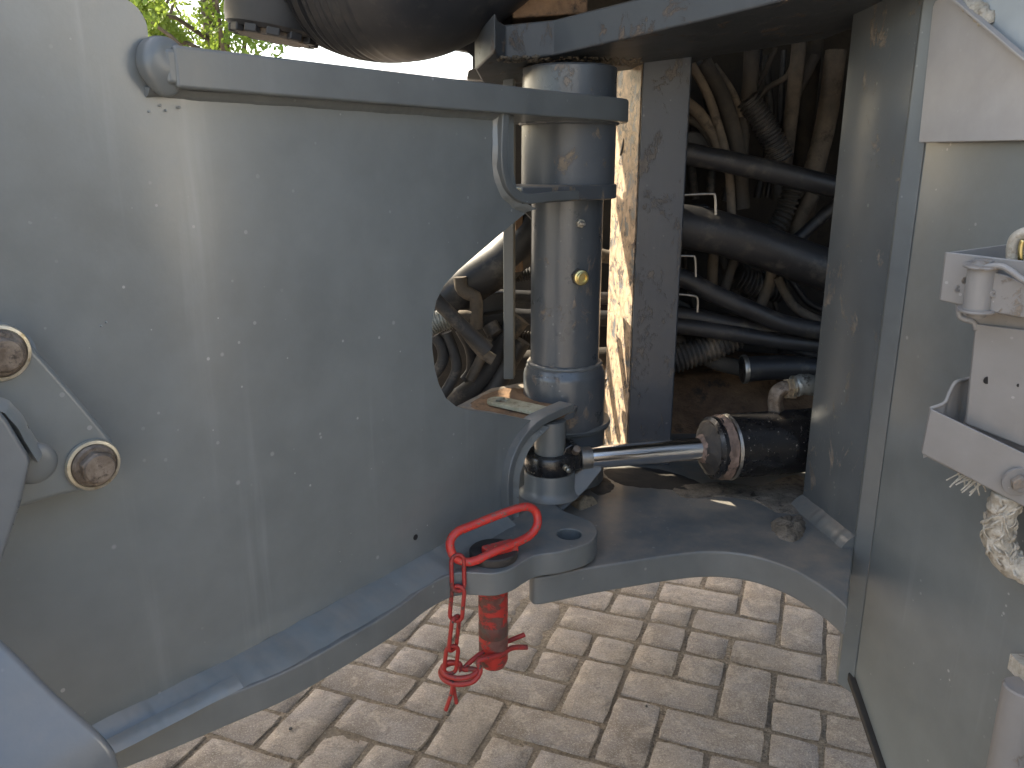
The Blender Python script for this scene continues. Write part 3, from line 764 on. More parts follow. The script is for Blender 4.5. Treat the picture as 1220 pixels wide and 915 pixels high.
crust('dirt_crust', ((716, 560), (760, 556), (800, 562), (842, 578), (850, 590), (800, 584), (740, 578)), z_r, .002, M['tandark'], rf, 4)
crust('mud_lump', ((920, 622), (945, 616), (958, 620), (958, 636), (948, 646), (934, 644), (922, 634)), z_r, .014, M['mud'], rf, 8)
crust('dirt_crust', ((700, 575), (722, 570), (733, 582), (712, 590)), z_r, .004, M['tan'], rf, 12)

# side column and outer plate
zt_ = 1.75
def col_plan(pts, za, zb_): return prism([V((p.x, p.y, za)) for p in pts], (0, 0, zb_ - za))
cB = B1; cI = I1; cD = D1
bot_z = A(1012, 812, 1.145).z
xr = .10
mk('side_column', col_plan([cI, cB + dS * 0, cB + V((xr, .02, 0)), cD + V((xr + .06, 0, 0)), cD], z_r - .0, zt_), M['dark'], rf, bevel=.003)
# the front strip continues below the plate to a point
st = [cI, cB, cB + dS * .03 + V((.012, .012, 0)), cI + V((.008, .03, 0))]
mk('column_edge_strip', prism([V((cI.x - .002, cI.y - .004, bot_z)), V((cB.x, cB.y - .004, bot_z - .008)), V((cB.x, cB.y - .004, zt_)), V((cI.x - .002, cI.y - .004, zt_))], V((.006, .022, 0))), M['grey'], rf, bevel=.0025)
# outer plate, lower edge cut on a slant towards the camera
e0 = S(1028, 816); e1 = S(1062, 915); e2 = S(1100, 1010)
slope = (e1.z - e0.z) / ((e1 - e0).dot(-dS))
Pn = cB - dS * .75
pl_ = [V((cB.x, cB.y, e0.z)), V((Pn.x, Pn.y, max(.03, e0.z + slope * ((cB - Pn).dot(dS))))), V((Pn.x, Pn.y, zt_)), V((cB.x, cB.y, zt_))]
def Sd(s, z): q = cB - dS * s; return V((q.x, q.y, z))
s1 = (e0 - e1).dot(dS)
zz = lambda s: e0.z + slope * s
sflat = min(.30, (e0.z - .06) / -slope) if slope < 0 else .30
pl_ = [Sd(0, e0.z), Sd(sflat, zz(sflat)), Sd(.42, zz(sflat)), Sd(.42, zt_), Sd(0, zt_)]
mk('outer_side_plate', prism(pl_, -nS * .030), M['wall'], rf, bevel=.003)
lipv = [Sd(-.004, e0.z + .004), Sd(sflat, zz(sflat) + .002), Sd(sflat, zz(sflat) - .012), Sd(-.004, e0.z - .010)]
mk('slanted_bottom_edge', prism([p + nS * .009 for p in lipv], -nS * .03), M['tandark'], rf, bevel=.002)
# inside weld between lower plate and column
mk('inner_weld', bead([V((p.x, p.y, z_r)) for p in (cD, cD.lerp(cI, .5), cI)], V((0, 0, .020)), (cI - cD).normalized().cross(V((0, 0, 1))) * -.022 if ((cI - cD).normalized().cross(V((0, 0, 1)))).x > 0 else (cI - cD).normalized().cross(V((0, 0, 1))) * .022, amp=.002), M['grey'], rf, ang=70)

# post behind the pivot with sand-caked side
pa = A(757, 300, 1.50); pb = A(812, 300, 1.50); za_, zb2 = z_r, 1.36
pleft = A(726, 300, 1.64)
mk('post', prism([V((pa.x, pa.y, za_)), V((pb.x, pb.y, za_)), V((pb.x + .005, pb.y + .035, za_)), V((pa.x + .01, pa.y + .035, za_))], (0, 0, zb2 - za_)), M['post'], rf, bevel=.003)
mk('post_side_plate', prism([V((pa.x - .0015, pa.y + .004, za_)), V((pa.x + .02, pa.y + .036, za_)), V((pleft.x + .03, pleft.y + .02, za_)), V((pleft.x, pleft.y, za_))], (0, 0, zb2 - za_)), M['sand'], rf, bevel=.002)
# upper plate: sloped a little; near edge crosses the top of the photo
u0 = A(592, 66, 1.26)
uz = A(640, 68, 1.30).z
def Zu(x, y): return Zp(x, y, uz)
edge = [Zu(592, 68), Zu(600, 71), Zu(640, 68), Zu(700, 62)]
# near edge lower boundary traced on a plane that climbs slightly to the right
ed = [A(588, 60, 1.30), A(600, 72, 1.285), A(660, 66, 1.27), A(760, 43, 1.235), A(850, 22, 1.20), A(930, 2, 1.175), A(1010, -22, 1.15), A(1090, -44, 1.13)]
zsl = lambda x: None
farp = [A(1010, 38, 1.33), A(985, 46, 1.40), A(900, 60, 1.48), A(828, 70, 1.50), A(800, 66, 1.56), A(740, 76, 1.56), A(600, 76, 1.50), A(580, 62, 1.42)]
# fit z = a + b x + c y through the edge points
import numpy as np
allp = ed + farp[:6]
Mx = np.array([[1, p.x, p.y] for p in allp]); zz_ = np.array([p.z for p in allp]); co_ = np.linalg.lstsq(Mx, zz_, rcond=None)[0]
print('upper plate fit', co_, 'resid', [round(float(p.z - co_[0] - co_[1] * p.x - co_[2] * p.y), 3) for p in allp])
def UZ(p): return V((p.x, p.y, float(co_[0] + co_[1] * p.x + co_[2] * p.y)))
def onU(px, py):
    n = V((-co_[1], -co_[2], 1)).normalized(); P = V((0, 0, co_[0])); return onpl(px, py, P, n)
upl = [onU(x, y) for x, y in ((590, 60), (594, 68), (602, 72), (660, 66), (760, 43), (850, 22), (930, 2), (1010, -22), (1100, -50))]
upl += [UZ(V((1.0, 1.1, 0))), UZ(V((1.0, 1.6, 0)))] + [onU(*p) for p in ((1010, 36), (985, 46), (900, 60), (850, 67), (828, 75), (818, 77), (808, 73))] + [UZ(V((.30, 1.56, 0))), UZ(V((-.05, 1.56, 0))), UZ(V((-.06, 1.38, 0)))]
mk('upper_plate', prism(upl, V((0, 0, .052))), M['beam'], rf, bevel=.004)
# cake of grease and grit under the tip of the upper plate
bm = bmesh.new()
for k in range(230):
    px = rnd.uniform(594, 765); q = onU(px, 70 - (px - 600) * .02 + rnd.uniform(-2, 4) if px < 640 else rnd.uniform(68, 78)); r = rnd.uniform(.002, .006)
    bmi = bmesh.new(); bmesh.ops.create_icosphere(bmi, subdivisions=1, radius=r)
    for v in bmi.verts: v.co = q + V((v.co.x, v.co.y, v.co.z * .6)) * (1 + noise.noise(v.co * 300 + V((k, 0, 0))) * .8)
    me_ = bpy.data.meshes.new('x'); bmi.to_mesh(me_); bmi.free(); bm.from_mesh(me_); bpy.data.meshes.remove(me_)
o = mk('grease_crumbs', bm, M['mud'], rf, ang=180); o['kind'] = 'stuff'
# block on top of the plate and dark crossmember above
bm = prism([A(610, 22, 1.36), A(700, 16, 1.38), A(700, -30, 1.38), A(610, -30, 1.36)], V((0, .10, 0)))
mk('top_block', bm, M['rustsand'], rf, bevel=.004)

# plate added behind the post to keep sun out of the bay
bm = box((.262, 1.93, .95), .02, .50, .92); mk('bay_sun_stop', bm, M['dark'], rf)
# rear bulkhead closing the bay, side wall added to keep it dark, floor soil
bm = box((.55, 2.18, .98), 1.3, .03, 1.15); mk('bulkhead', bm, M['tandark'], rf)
bm = box((1.12, 1.62, .98), .03, 1.1, 1.1); mk('bay_shade_side', bm, M['tandark'], rf)
bm = box((.50, 1.90, .55), 1.2, .50, .20)
for v in bm.verts: pass
mk('soil_heap', prism([A(700, 560, 1.62), A(980, 560, 1.62), A(985, 445, 1.80), A(900, 440, 1.84), A(806, 448, 1.82), A(700, 452, 1.82)], V((0, .20, 0))), M['rustsand'], rf, bevel=.01)
mk('bay_shade_top', box((.62, 1.93, 1.60), 1.2, .62, .06), M['dark'], rf)  # unseen top added over the bay to keep it dark

# rear wheel added beside the camera, out of the frame, to darken wall reflections
wh = root('added_rear_tyre', (1.02, -.42, 0), 'large dark ribbed tyre on a grey rim added beside the camera to darken reflections', 'wheel')
wc = V((.80, -.42, .78))
mk('tyre', lathe([(.40, 0), (.42, -.03), (.60, -.06), (.74, -.05), (.78, .0), (.78, .42), (.74, .47), (.42, .45), (.40, .42)], wc, (1, 0, 0), 64), M['rubber'], wh, ang=50)
mk('rim', lathe([(0, .10), (.30, .10), (.38, .0), (.41, .0), (.41, .4), (0, .4)], wc, (1, 0, 0), 48), M['grey'], wh, ang=40)
for k in range(28):
    a = 2 * math.pi * k / 28; d = V((0, math.cos(a), math.sin(a))); t_ = V((0, -math.sin(a), math.cos(a)))
    if (wc + d * .8).z < .02: continue
    mk('tread_lug', box(wc + d * .785 + V((.10 if k % 2 else .32, 0, 0)), .24, .07, .05, (V((1, 0, 0)) + t_ * .5).normalized(), (t_ - V((1, 0, 0)) * .5).normalized(), d), M['rubber'], wh)

# ------------------------------------------------------------------ STEERING CYLINDER
sc_ = root('steering_cylinder', (ey.x, ey.y, ey.z), 'black steering cylinder with polished chrome rod lying low between the two frames', 'hydraulic cylinder')
e_r = A(990, 522, 1.40)
ax = (e_r - ey).normalized()
def along(px):   # point on the axis with this pixel column
    lo, hi = 0., 1.2
    for _ in range(40):
        mid = (lo + hi) / 2; p = ey + ax * mid; d = p - CAM
        X = 610 + 950 * d.x / (d.y * CP - d.z * SP_)
        if X < px: lo = mid
        else: hi = mid
    return lo
t0, t1, tb = along(690), along(838), along(845)
mk('rod', cyl(ey + ax * (t0 + .02), ey + ax * (t1 + .03), .0195, 48), M['chrome'], sc_)
mk('rod_end_sleeve', cyl(ey + ax * t0, ey + ax * (t0 + .027), .0192, 40, ch=.001), M['steel'], sc_)
bm = lathe([(0, 0), (.050, 0), (.056, .005), (.056, .018), (.050, .022), (.050, .030), (.058, .034), (.058, .55), (0, .55)], ey + ax * (t1 + .01), ax, 64)
mk('barrel', bm, M['glossworn'], sc_)
def ringw(name, r0, r1, a, b, m, amp=.002):
    bm = bmesh.new(); profs = []
    org_ = ey + ax * a; u = ax.orthogonal().normalized(); v = ax.cross(u)
    for j in range(5):
        pr = []
        for k in range(72):
            an = 2 * math.pi * k / 72; rr = r0 + (r1 - r0) * (j / 4) + amp * noise.noise(V((math.cos(an) * 3, math.sin(an) * 3, j)))
            pr.append(org_ + ax * ((b - a) * j / 4 + amp * 1.5 * noise.noise(V((math.cos(an) * 4, math.sin(an) * 4, j + 9)))) + (u * math.cos(an) + v * math.sin(an)) * rr)
        profs.append(pr)
    return mk(name, ribbon(profs, bm), m, sc_, ang=50)
ringw('gland_face', .026, .048, t1 - .004, t1 + .010, M['darkwasher'])
ringw('scraped_gland_ring', .0565, .0590, t1 + .022, t1 + .038, M['peach'], .0028)
ringw('retaining_ring', .0590, .0602, t1 + .041, t1 + .046, M['steel'], .0006)
ringw('wiper_lip', .0200, .0270, t1 - .010, t1 - .002, M['peach'], .0015)
# rod eye
ez = V((0, 0, 1))
mk('rod_eye', lathe([(0, -.0155), (.040, -.0155), (.042, -.012), (.042, .012), (.040, .0155), (0, .0155)], ey, ez, 56), M['glossworn'], sc_)
bm = bmesh.new(); X_ = V((ax.x, ax.y, 0)).normalized(); Y_ = ez.cross(X_)
pr = [ey + X_ * .030 + Y_ * .024 - ez * .0145, ey + X_ * t0 + Y_ * .017 - ez * .0145, ey + X_ * t0 - Y_ * .017 - ez * .0145, ey + X_ * .030 - Y_ * .026 - ez * .0145]
mk('eye_shank', prism(pr, ez * .029), M['glossworn'], sc_, bevel=.005, seg=3)
cl_c = ey + X_ * (t0 - .020)
mk('clamp_lug', prism([cl_c + X_ * a + ez * b - Y_ * .020 for a, b in ((-.018, .010), (-.012, .028), (.000, .034), (.012, .030), (.017, .012), (.015, -.012), (-.012, -.018), (-.020, -.008))], Y_ * .034), M['gloss'], sc_, bevel=.003)
mk('clamp_bolt', lathe([(0, 0), (.0065, 0), (.0065, .012), (.004, .013), (0, .013)], cl_c + ez * .022 - Y_ * .026 + X_ * .004, (ez * .7 - Y_ * .7), 20), M['rustbolt'], sc_)
npp = A(673, 556, 1.222)
gnp = mk('grease_nipple', lathe([(0, 0), (.0048, 0), (.0048, .005), (.0034, .006), (.0034, .009), (.0046, .011), (.0036, .0135), (0, .0145)], npp, (.45, -.75, -.25), 20), M['zinc'], sc_)
# port fitting on barrel
fp0 = A(925, 476, 1.40)
fit = root('hose_fitting', fp0, 'muddy steel elbow fitting standing on top of the black steering cylinder', 'fitting')
mk('elbow_body', tube(cr([A(925, 490, 1.385), A(924, 474, 1.385), A(930, 464, 1.385), A(944, 462, 1.385)], 8), lambda i, t, a: .013 + .0012 * math.cos(a * 4) + .001 * noise.noise(V((i * .7, a, 0))), 18), M['rustbolt'], fit, ang=40)
mk('fitting_nut', hexp(A(936, 463, 1.385), V((1, .1, -.05)), .0200, .016), M['ruststub'], fit, bevel=.001)
mk('silver_sleeve', tube(cr([A(946, 461, 1.385), A(958, 458, 1.39), A(985, 462, 1.40)], 8), lambda i, t, a: .019 + .0025 * noise.noise(V((i * .5, math.cos(a) * 2, math.sin(a) * 2))), 20), M['alu'], fit, ang=60)
mk('band_ring', cyl(A(943, 461, 1.385), A(946, 461, 1.385), .0205, 28), M['zinc'], fit)

# rusty stub seen through the gap
sb = root('pin_stub', A(696, 606, 1.30), 'short rusty brown pin end showing between the lug and the rear plate', 'pin')
c = A(696, 606, 1.31)
mk('stub_body', lathe([(0, -.035), (.024, -.035), (.0245, .012), (.022, .016), (0, .016)], c, V((.55, -.60, .35)), 9), M['ruststub'], sb, ang=25, bevel=.002)

# oval keeper plate lying on the stiffener
kc = Zp(622, 487, z_lp + .0035)
kp = root('oval_keeper_plate', kc, 'weathered yellowish oval steel plate with a hole lying in dirt beside the pivot', 'plate')
ka = (Zp(650, 493, z_lp) - Zp(592, 480, z_lp)); kl = ka.length; ka.normalize(); kb = ez.cross(ka)
rr = .019; bm = bmesh.new()
outer = []
for k in range(48):
    an = 2 * math.pi * k / 48; outer.append(kc + ka * (math.cos(an) * rr + (kl / 2 if math.cos(an) >= 0 else -kl / 2)) + kb * math.sin(an) * rr)
hc = kc - ka * kl * .42; inner = [hc + ka * math.cos(2 * math.pi * k / 48) * .0105 + kb * math.sin(2 * math.pi * k / 48) * .0105 for k in range(48)]
h_ = ez * .007
vo_, vi_ = [bm.verts.new(p) for p in outer], [bm.verts.new(p) for p in inner]
vo2, vi2 = [bm.verts.new(p + h_) for p in outer], [bm.verts.new(p + h_) for p in inner]
for k in range(48):
    q = (k + 1) % 48
    for f_ in ((vo_[k], vo_[q], vo2[q], vo2[k]), (vi_[k], vi2[k], vi2[q], vi_[q]), (vo2[k], vo2[q], vi2[q], vi2[k]), (vo_[k], vi_[k], vi_[q], vo_[q])): bm.faces.new(f_)
mk('plate', bm, M['tag'], kp, bevel=.0012)
mk('packed_dirt', lathe([(0, 0), (.0100, 0), (.0100, .002), (0, .003)], hc, ez, 20), M['rustsand'], kp)
crust('dirt_crust', ((560, 482), (600, 462), (650, 468), (676, 486), (668, 498), (640, 500), (600, 496)), z_lp, .0025, M['rustsand'], ff, 21)

# ------------------------------------------------------------------ LOCKING PIN, CHAIN, COTTER
pc = Zl(588, 664)
lp_ = root('locking_pin', (pc.x, pc.y, z_pl - .20), 'red painted locking pin with long loop handle standing through the grey lug', 'locking pin')
mk('pin_collar', lathe([(.015, 0), (.0335, 0), (.0345, .002), (.0345, .011), (.033, .0125), (.015, .0125)], (pc.x, pc.y, z_pl + .0005), ez, 48), M['darkwasher'], lp_)
# slot visible in the collar
sl = bmesh.new(); box(V((pc.x, pc.y, z_pl + .0145)) + V((-.006, .022, 0)), .010, .020, .006, V((.8, -.6, 0)).normalized(), V((.6, .8, 0)).normalized(), bm=sl)
shaft_x = pc
zbot = A(586, 792, pc.y).z
r_s = .0215
mk('pin_shaft', lathe([(0, zbot - .002), (.012, zbot - .001), (.017, zbot + .001), (r_s - .002, zbot + .006), (r_s, zbot + .012), (r_s, zbot + .05), (r_s - .0004, zbot + .055), (r_s - .0004, zbot + .08), (r_s, zbot + .085), (r_s, z_pl - .002), (0, z_pl - .002)], (pc.x - .001, pc.y, 0), ez, 48), M['redworn'], lp_)
mk('worn_band', lathe([(r_s - .0006, 0), (r_s + .0004, .002), (r_s + .0004, .018), (r_s - .0006, .020)], (pc.x - .001, pc.y, zbot + .052), ez, 48), M['wornband'], lp_)
# head tab
td = (Zp(612, 654, z_pl + .02) - Zp(560, 668, z_pl + .02)).normalized(); tn = ez.cross(td)
hc_ = V((pc.x + .006, pc.y - .006, z_pl + .0145)) + td * .004
mk('head_bar', box(hc_, .050, .022, .015, td, tn), M['red'], lp_, bevel=.003, seg=3)
for s_ in (-.008, .014):
    mk('rivet', lathe([(0, 0), (.0034, 0), (.003, .001), (0, .0012)], hc_ + td * s_ + ez * .0066 - tn * .003, ez, 16), M['brass'], lp_)
# loop handle: stadium traced in a tilted plane
HY = 1.115
hp = [(566, 669), (549, 668), (537, 655), (536, 641), (547, 631), (575, 620), (604, 609), (628, 603), (638, 608), (641, 623), (632, 638), (612, 649), (590, 657), (574, 662)]
yy_old = [1.10, 1.095, 1.09, 1.088, 1.088, 1.10, 1.11, 1.12, 1.125, 1.13, 1.13, 1.125, 1.115, 1.105]
hp = [(566, 668), (553, 669), (541, 663), (536, 648), (543, 635), (560, 627), (590, 615), (615, 606), (630, 604), (639, 611), (640, 625), (631, 638), (612, 648), (590, 657)]
yy = [1.012, 1.008, 1.006, 1.010, 1.020, 1.032, 1.05, 1.066, 1.075, 1.078, 1.072, 1.062, 1.045, 1.026]
path = cr([A(x, y, Y_v - .012) for (x, y), Y_v in zip(hp, yy)], 8, True)
mk('loop_handle', tube(path, lambda i, t, a: .0061 + .0003 * noise.noise(V((i * .4, a, 0))), 16, True), M['red'], lp_, ang=180)

# chain: stadium links along a hanging path
ch = root('safety_chain', A(540, 800, 1.09), 'thin chipped red chain hanging from the loop handle of the locking pin', 'chain')
def link(c, d, n, l, wd, r, m=None):
    """c centre, d long direction, n plane normal; l outer half length, wd half width"""
    d = d.normalized(); n = (n - d * n.dot(d)).normalized(); s = d.cross(n); P = []
    K = 9
    for k in range(K + 1):
        a = -math.pi / 2 + math.pi * k / K; P.append(c + d * ((l - wd) + wd * math.cos(a)) + s * wd * math.sin(a))
    for k in range(K + 1):
        a = math.pi / 2 + math.pi * k / K; P.append(c + d * (-(l - wd) + wd * math.cos(a)) + s * wd * math.sin(a))
    P2 = []
    for a_, b_v in zip(P, P[1:] + P[:1]):
        P2.append(a_)
        if (b_v - a_).length > .012: P2 += [a_.lerp(b_v, .33), a_.lerp(b_v, .66)]
    return tube(P2, r, 10, True)
cp = [(545, 672, 1.087), (545, 700, 1.087), (543, 722, 1.088), (541, 745, 1.088), (538, 768, 1.09), (538, 786, 1.092)]
jx = [A(545, 664, .990), A(546, 701, .982), A(543, 737, .983), A(539, 772, .985), A(536, 800, .988)]
for k in range(4):
    a, b = jx[k], jx[k + 1]; c = (a + b) / 2; d = b - a; l = d.length / 2 + .0036
    an = (R(18), R(-10), R(52), R(12))[k]
    n = V((math.sin(an), -math.cos(an), 0))
    o = mk('chain_link', link(c, d, n, l, (.0088, .0088, .0080, .0086)[k], .0030), M['chain'], ch, ang=180)
# tail link hanging under the ring
tl = mk('wire_tail', tube(cr([A(540, 808, .988), A(538, 825, .986), A(531, 846, .985)], 8), lambda i, t, a: .0030, 10), M['chain'], ch, ang=60)
mk('wire_tail', tube(cr([A(539, 806, .992), A(541, 822, .991), A(544, 838, .990)], 8), lambda i, t, a: .0028, 10), M['chain'], ch, ang=60)

# spring cotter through the pin foot
ct = root('ring_cotter', A(570, 790, 1.10), 'bent red wire cotter pushed through the foot of the locking pin, coiled round the chain', 'cotter pin')
w1 = cr([A(p[0], p[1], p[2] - .104) for p in ((628, 771, 1.15), (610, 772, 1.14), (596, 780, 1.118), (580, 784, 1.105), (570, 788, 1.10), (572, 800, 1.095), (563, 812, 1.088), (545, 815, 1.085), (530, 810, 1.09), (525, 800, 1.10), (532, 792, 1.11), (546, 790, 1.112), (550, 800, 1.105))], 8)
mk('wire_loop', tube(w1, .0040, 12), M['chain'], ct, ang=60)
w2 = cr([A(p[0], p[1], p[2] - .104) for p in ((625, 756, 1.17), (605, 764, 1.16), (590, 770, 1.14), (574, 778, 1.12), (562, 787, 1.11), (553, 797, 1.10), (562, 797, 1.098), (568, 800, 1.094), (560, 806, 1.088), (545, 808, 1.086), (531, 804, 1.088), (527, 795, 1.092), (535, 789, 1.095), (548, 791, 1.097))], 8)
mk('wire_leg', tube(w2, .0037, 12), M['chain'], ct, ang=60)

# ------------------------------------------------------------------ HOSES, bay behind the posts
def hose(name, px, r, m, label, cat='hose', Y=1.62, n=14, corr=None, sub=8, group=None, clips=()):
    pts = [A(p[0], p[1], p[2] if len(p) > 2 else Y) for p in px]
    path = cr(pts, sub)
    if corr:
        pitch, amp = corr; path = resamp(cr(pts, 30), pitch / 4)
        rf_ = lambda i, t, a: r + amp * (1 if i % 4 in (1, 2) else -1) * .5
    else:
        path = resamp(cr(pts, 14), max(r * .7, .006))
        ph = rnd.uniform(0, 50)
        rf_ = lambda i, t, a: r * (1 + .05 * noise.noise(V((i * .35 + ph, math.cos(a), math.sin(a)))))
    o = mk(name, tube(path, rf_, n), m, None, ang=60 if not corr else 40)
    tagp(o, label, cat, group)
    for tpos in clips:
        i = int(tpos * (len(path) - 2)); d = (path[i + 1] - path[i]).normalized()
        mk('clip', lathe([(0, 0), (r * 1.12, 0), (r * 1.16, .002), (r * 1.16, .008), (r * 1.12, .010), (0, .010)], path[i], d, 20), M['steel'], o)
    return o
HG = 'hoses packed in the bay behind the posts'
hose('hydraulic_hose', ((740, 172), (812, 182), (900, 200), (1000, 224)), .021, M['clean'], 'smooth thick black hose slanting across the upper part of the bay', Y=1.60, group=HG)
hose('hydraulic_hose', ((760, 268), (815, 270), (870, 281), (930, 302), (1000, 328)), .043, M['clean'], 'thickest black hose crossing the middle of the bay', Y=1.62, n=24, group=HG)
hose('hydraulic_hose', ((790, 326), (815, 332), (850, 350), (900, 372), (935, 386), (1000, 398)), .019, M['clean'], 'middle black hose sagging below the thickest hose', Y=1.62, group=HG)
hose('hydraulic_hose', ((780, 372), (826, 378), (870, 386), (920, 394), (1000, 402)), .019, M['clean'], 'upper of the paired black hoses low in the bay', Y=1.66, group=HG)
hose('hydraulic_hose', ((780, 386), (822, 390), (870, 397), (920, 405), (1000, 414)), .017, M['clean'], 'lower of the paired black hoses low in the bay', Y=1.64, group=HG)
hose('conduit', ((780, 436), (815, 424), (850, 412), (880, 398)), .029, M['rubber'], 'black ribbed conduit low at the left side of the bay', 'conduit', Y=1.68, n=20, corr=(.010, .005))
hose('hydraulic_hose', ((800, 404), (850, 430), (890, 440)), .018, M['tandark'], 'muddy brown hose entering the black sleeve low in the bay', Y=1.70, group=HG)
hose('hose_sleeve', ((884, 440), (930, 438), (1000, 442)), .027, M['clean'], 'short black sleeve with a shiny end above the steering cylinder', 'hose sleeve', Y=1.66, n=20, clips=(.0,))
hose('steel_pipe', ((956, 20), (948, 90), (941, 150), (934, 210)), .015, M['tan'], 'sandy upright pipe high in the bay, left of the wider one', 'pipe', Y=1.80)
hose('steel_pipe', ((972, 30), (962, 120), (950, 240)), .020, M['tandark'], 'dark upright pipe between the two sandy pipes of the bay', 'pipe', Y=1.90)
hose('flat_bar', ((996, 60), (985, 140), (968, 210), (948, 300)), .022, M['tan'], 'wide muddy upright bar nearest the right column inside the bay', 'bar', Y=1.82)
hose('hydraulic_hose', ((897, 50), (892, 110), (884, 160), (880, 240)), .016, M['tandark'], 'dusty grey hose hanging straight down the middle of the bay', Y=1.76, group=HG)
hose('hydraulic_hose', ((822, 74), (842, 110), (856, 150), (868, 200), (872, 260)), .009, M['tan'], 'thin light-edged sandy hose curving down the upper left of the bay', Y=1.69, group=HG)
hose('hydraulic_hose', ((838, 74), (858, 110), (872, 150), (880, 190), (884, 250)), .017, M['tandark'], 'broader dusty hose beside the thin sandy one, upper left of the bay', Y=1.72, group=HG)
hose('hydraulic_hose', ((800, 112), (830, 132), (850, 160), (862, 190)), .012, M['tan'], 'muddy hose leaving the post and dropping to the black hose', Y=1.70, group=HG)
hose('hydraulic_hose', ((812, 138), (835, 150), (850, 172), (856, 190)), .009, M['tandark'], 'lower thin brown hose leaving the post high in the bay', Y=1.71, group=HG)
hose('wire', ((850, 78), (866, 100), (878, 122), (882, 140)), .008, M['tan'], 'short knotted muddy wire between the upper hoses of the bay', 'wire', Y=1.75)
hose('wire', ((924, 58), (912, 84), (899, 108), (894, 118)), .006, M['tandark'], 'thin wire branching left at the top of the bay', 'wire', Y=1.84)
hose('wire', ((950, 60), (938, 90), (916, 104), (900, 122)), .006, M['tan'], 'thin curved wire branching right at the top of the bay', 'wire', Y=1.86)
hose('conduit', ((890, 118), (905, 140), (920, 165), (932, 190)), .023, M['rubber'], 'black ribbed conduit slanting down through the top of the bay', 'conduit', Y=1.74, n=20, corr=(.008, .004))
hose('conduit', ((944, 225), (938, 245), (930, 262), (915, 285)), .019, M['tandark'], 'muddy ribbed conduit below the upper black hose', 'conduit', Y=1.76, n=20, corr=(.011, .005))
hose('flat_bar', ((968, 232), (956, 255), (945, 290)), .017, M['tan'], 'short sandy bar under the upper black hose by the right column', 'bar', Y=1.80)
hose('hydraulic_hose', ((1000, 240), (975, 262), (950, 285), (930, 300)), .013, M['clean'], 'short black hose slanting beside the right column', Y=1.74, group=HG)
hose('hydraulic_hose', ((926, 330), (936, 350), (952, 370), (985, 386)), .010, M['tan'], 'thin tan hose curving below the thickest hose to the right column', Y=1.74, group=HG)
hose('strap', ((876, 308), (868, 330), (862, 352)), .010, M['tandark'], 'dark strap hanging under the thickest hose', 'strap', Y=1.72)
hose('bracket', ((850, 302), (849, 320), (848, 345)), .012, M['tan'], 'small sandy upright piece under the thickest hose at the left', 'bracket', Y=1.78)
hose('strap', ((920, 320), (916, 340), (905, 366)), .012, M['tan'], 'sandy strap twisted under the thickest hose', 'strap', Y=1.75)
hose('conduit', ((876, 330), (900, 340), (930, 344)), .030, M['rubber'], 'short black ribbed conduit behind the sandy strap', 'conduit', Y=1.86, n=20, corr=(.010, .005))
for (x, y) in ((836, 240), (822, 312), (822, 358)):
    pass
# denser tangle of thin dark lines further back
xt = random.Random(11)
hues = ['clean', 'rubber', 'tandark']
deco = [('thin black line hanging near the post', 812, 70, 828, 240), ('thin black line hanging a little right of the post', 830, 66, 846, 235), ('thin black line crossing behind the sandy hoses', 905, 60, 862, 240),
        ('thin dark line beside the middle dusty hose', 912, 66, 902, 236), ('thin black line left of the wide muddy bar', 934, 60, 914, 235), ('thin black line leaning behind the upright pipes', 972, 66, 925, 240),
        ('thin black line at the far right of the bay', 1000, 60, 975, 236), ('thin black line under the thickest hose, left one', 815, 300, 838, 400), ('thin black line under the thickest hose, middle one', 856, 300, 880, 410),
        ('thin black line under the thickest hose, right one', 905, 310, 930, 420), ('thin black line sagging low by the right column', 940, 330, 990, 372), ('thin dark line crossing low in the bay', 806, 360, 990, 432)]
for (lb_, xa, ya_, xb, yb) in deco:
    mxm = (xa + xb) / 2 + xt.uniform(-14, 14); mym = (ya_ + yb) / 2 + xt.uniform(-8, 12)
    hose('thin_line', ((xa, ya_), (mxm, mym), (xb, yb)), xt.uniform(.006, .011), M[xt.choice(hues)], lb_, 'hose', Y=1.88 + xt.uniform(-.06, .08), n=10)
# small wire brackets standing by the post
def wirebr(px, lab):
    o = mk('wire_bracket', tube(cr([A(*p, 1.58) for p in px], 5), .0025, 8), M['steel'], None, ang=60); tagp(o, lab, 'bracket')
wirebr(((800, 233), (845, 231), (852, 234), (853, 256)), 'bent wire bracket above the thickest hose, beside the post')
wirebr(((800, 305), (822, 305), (828, 308), (829, 330)), 'bent wire bracket below the thickest hose, beside the post')
wirebr(((800, 350), (824, 352), (831, 356), (831, 372)), 'lowest bent wire bracket beside the post')
tagp(mk('junction_box', box(A(822, 258, 1.72), .07, .05, .05), M['clean'], None, bevel=.004), 'black box half hidden by the post above the thickest hose', 'box')
tagp(mk('junction_box', box(A(826, 170, 1.78), .09, .05, .045), M['clean'], None, bevel=.004), 'dark box above the upper black hose beside the post', 'box')
tagp(mk('valve_block', box(A(818, 385, 1.78), .07, .06, .06), M['clean'], None, bevel=.008), 'dark valve block behind the paired hoses by the post', 'valve')

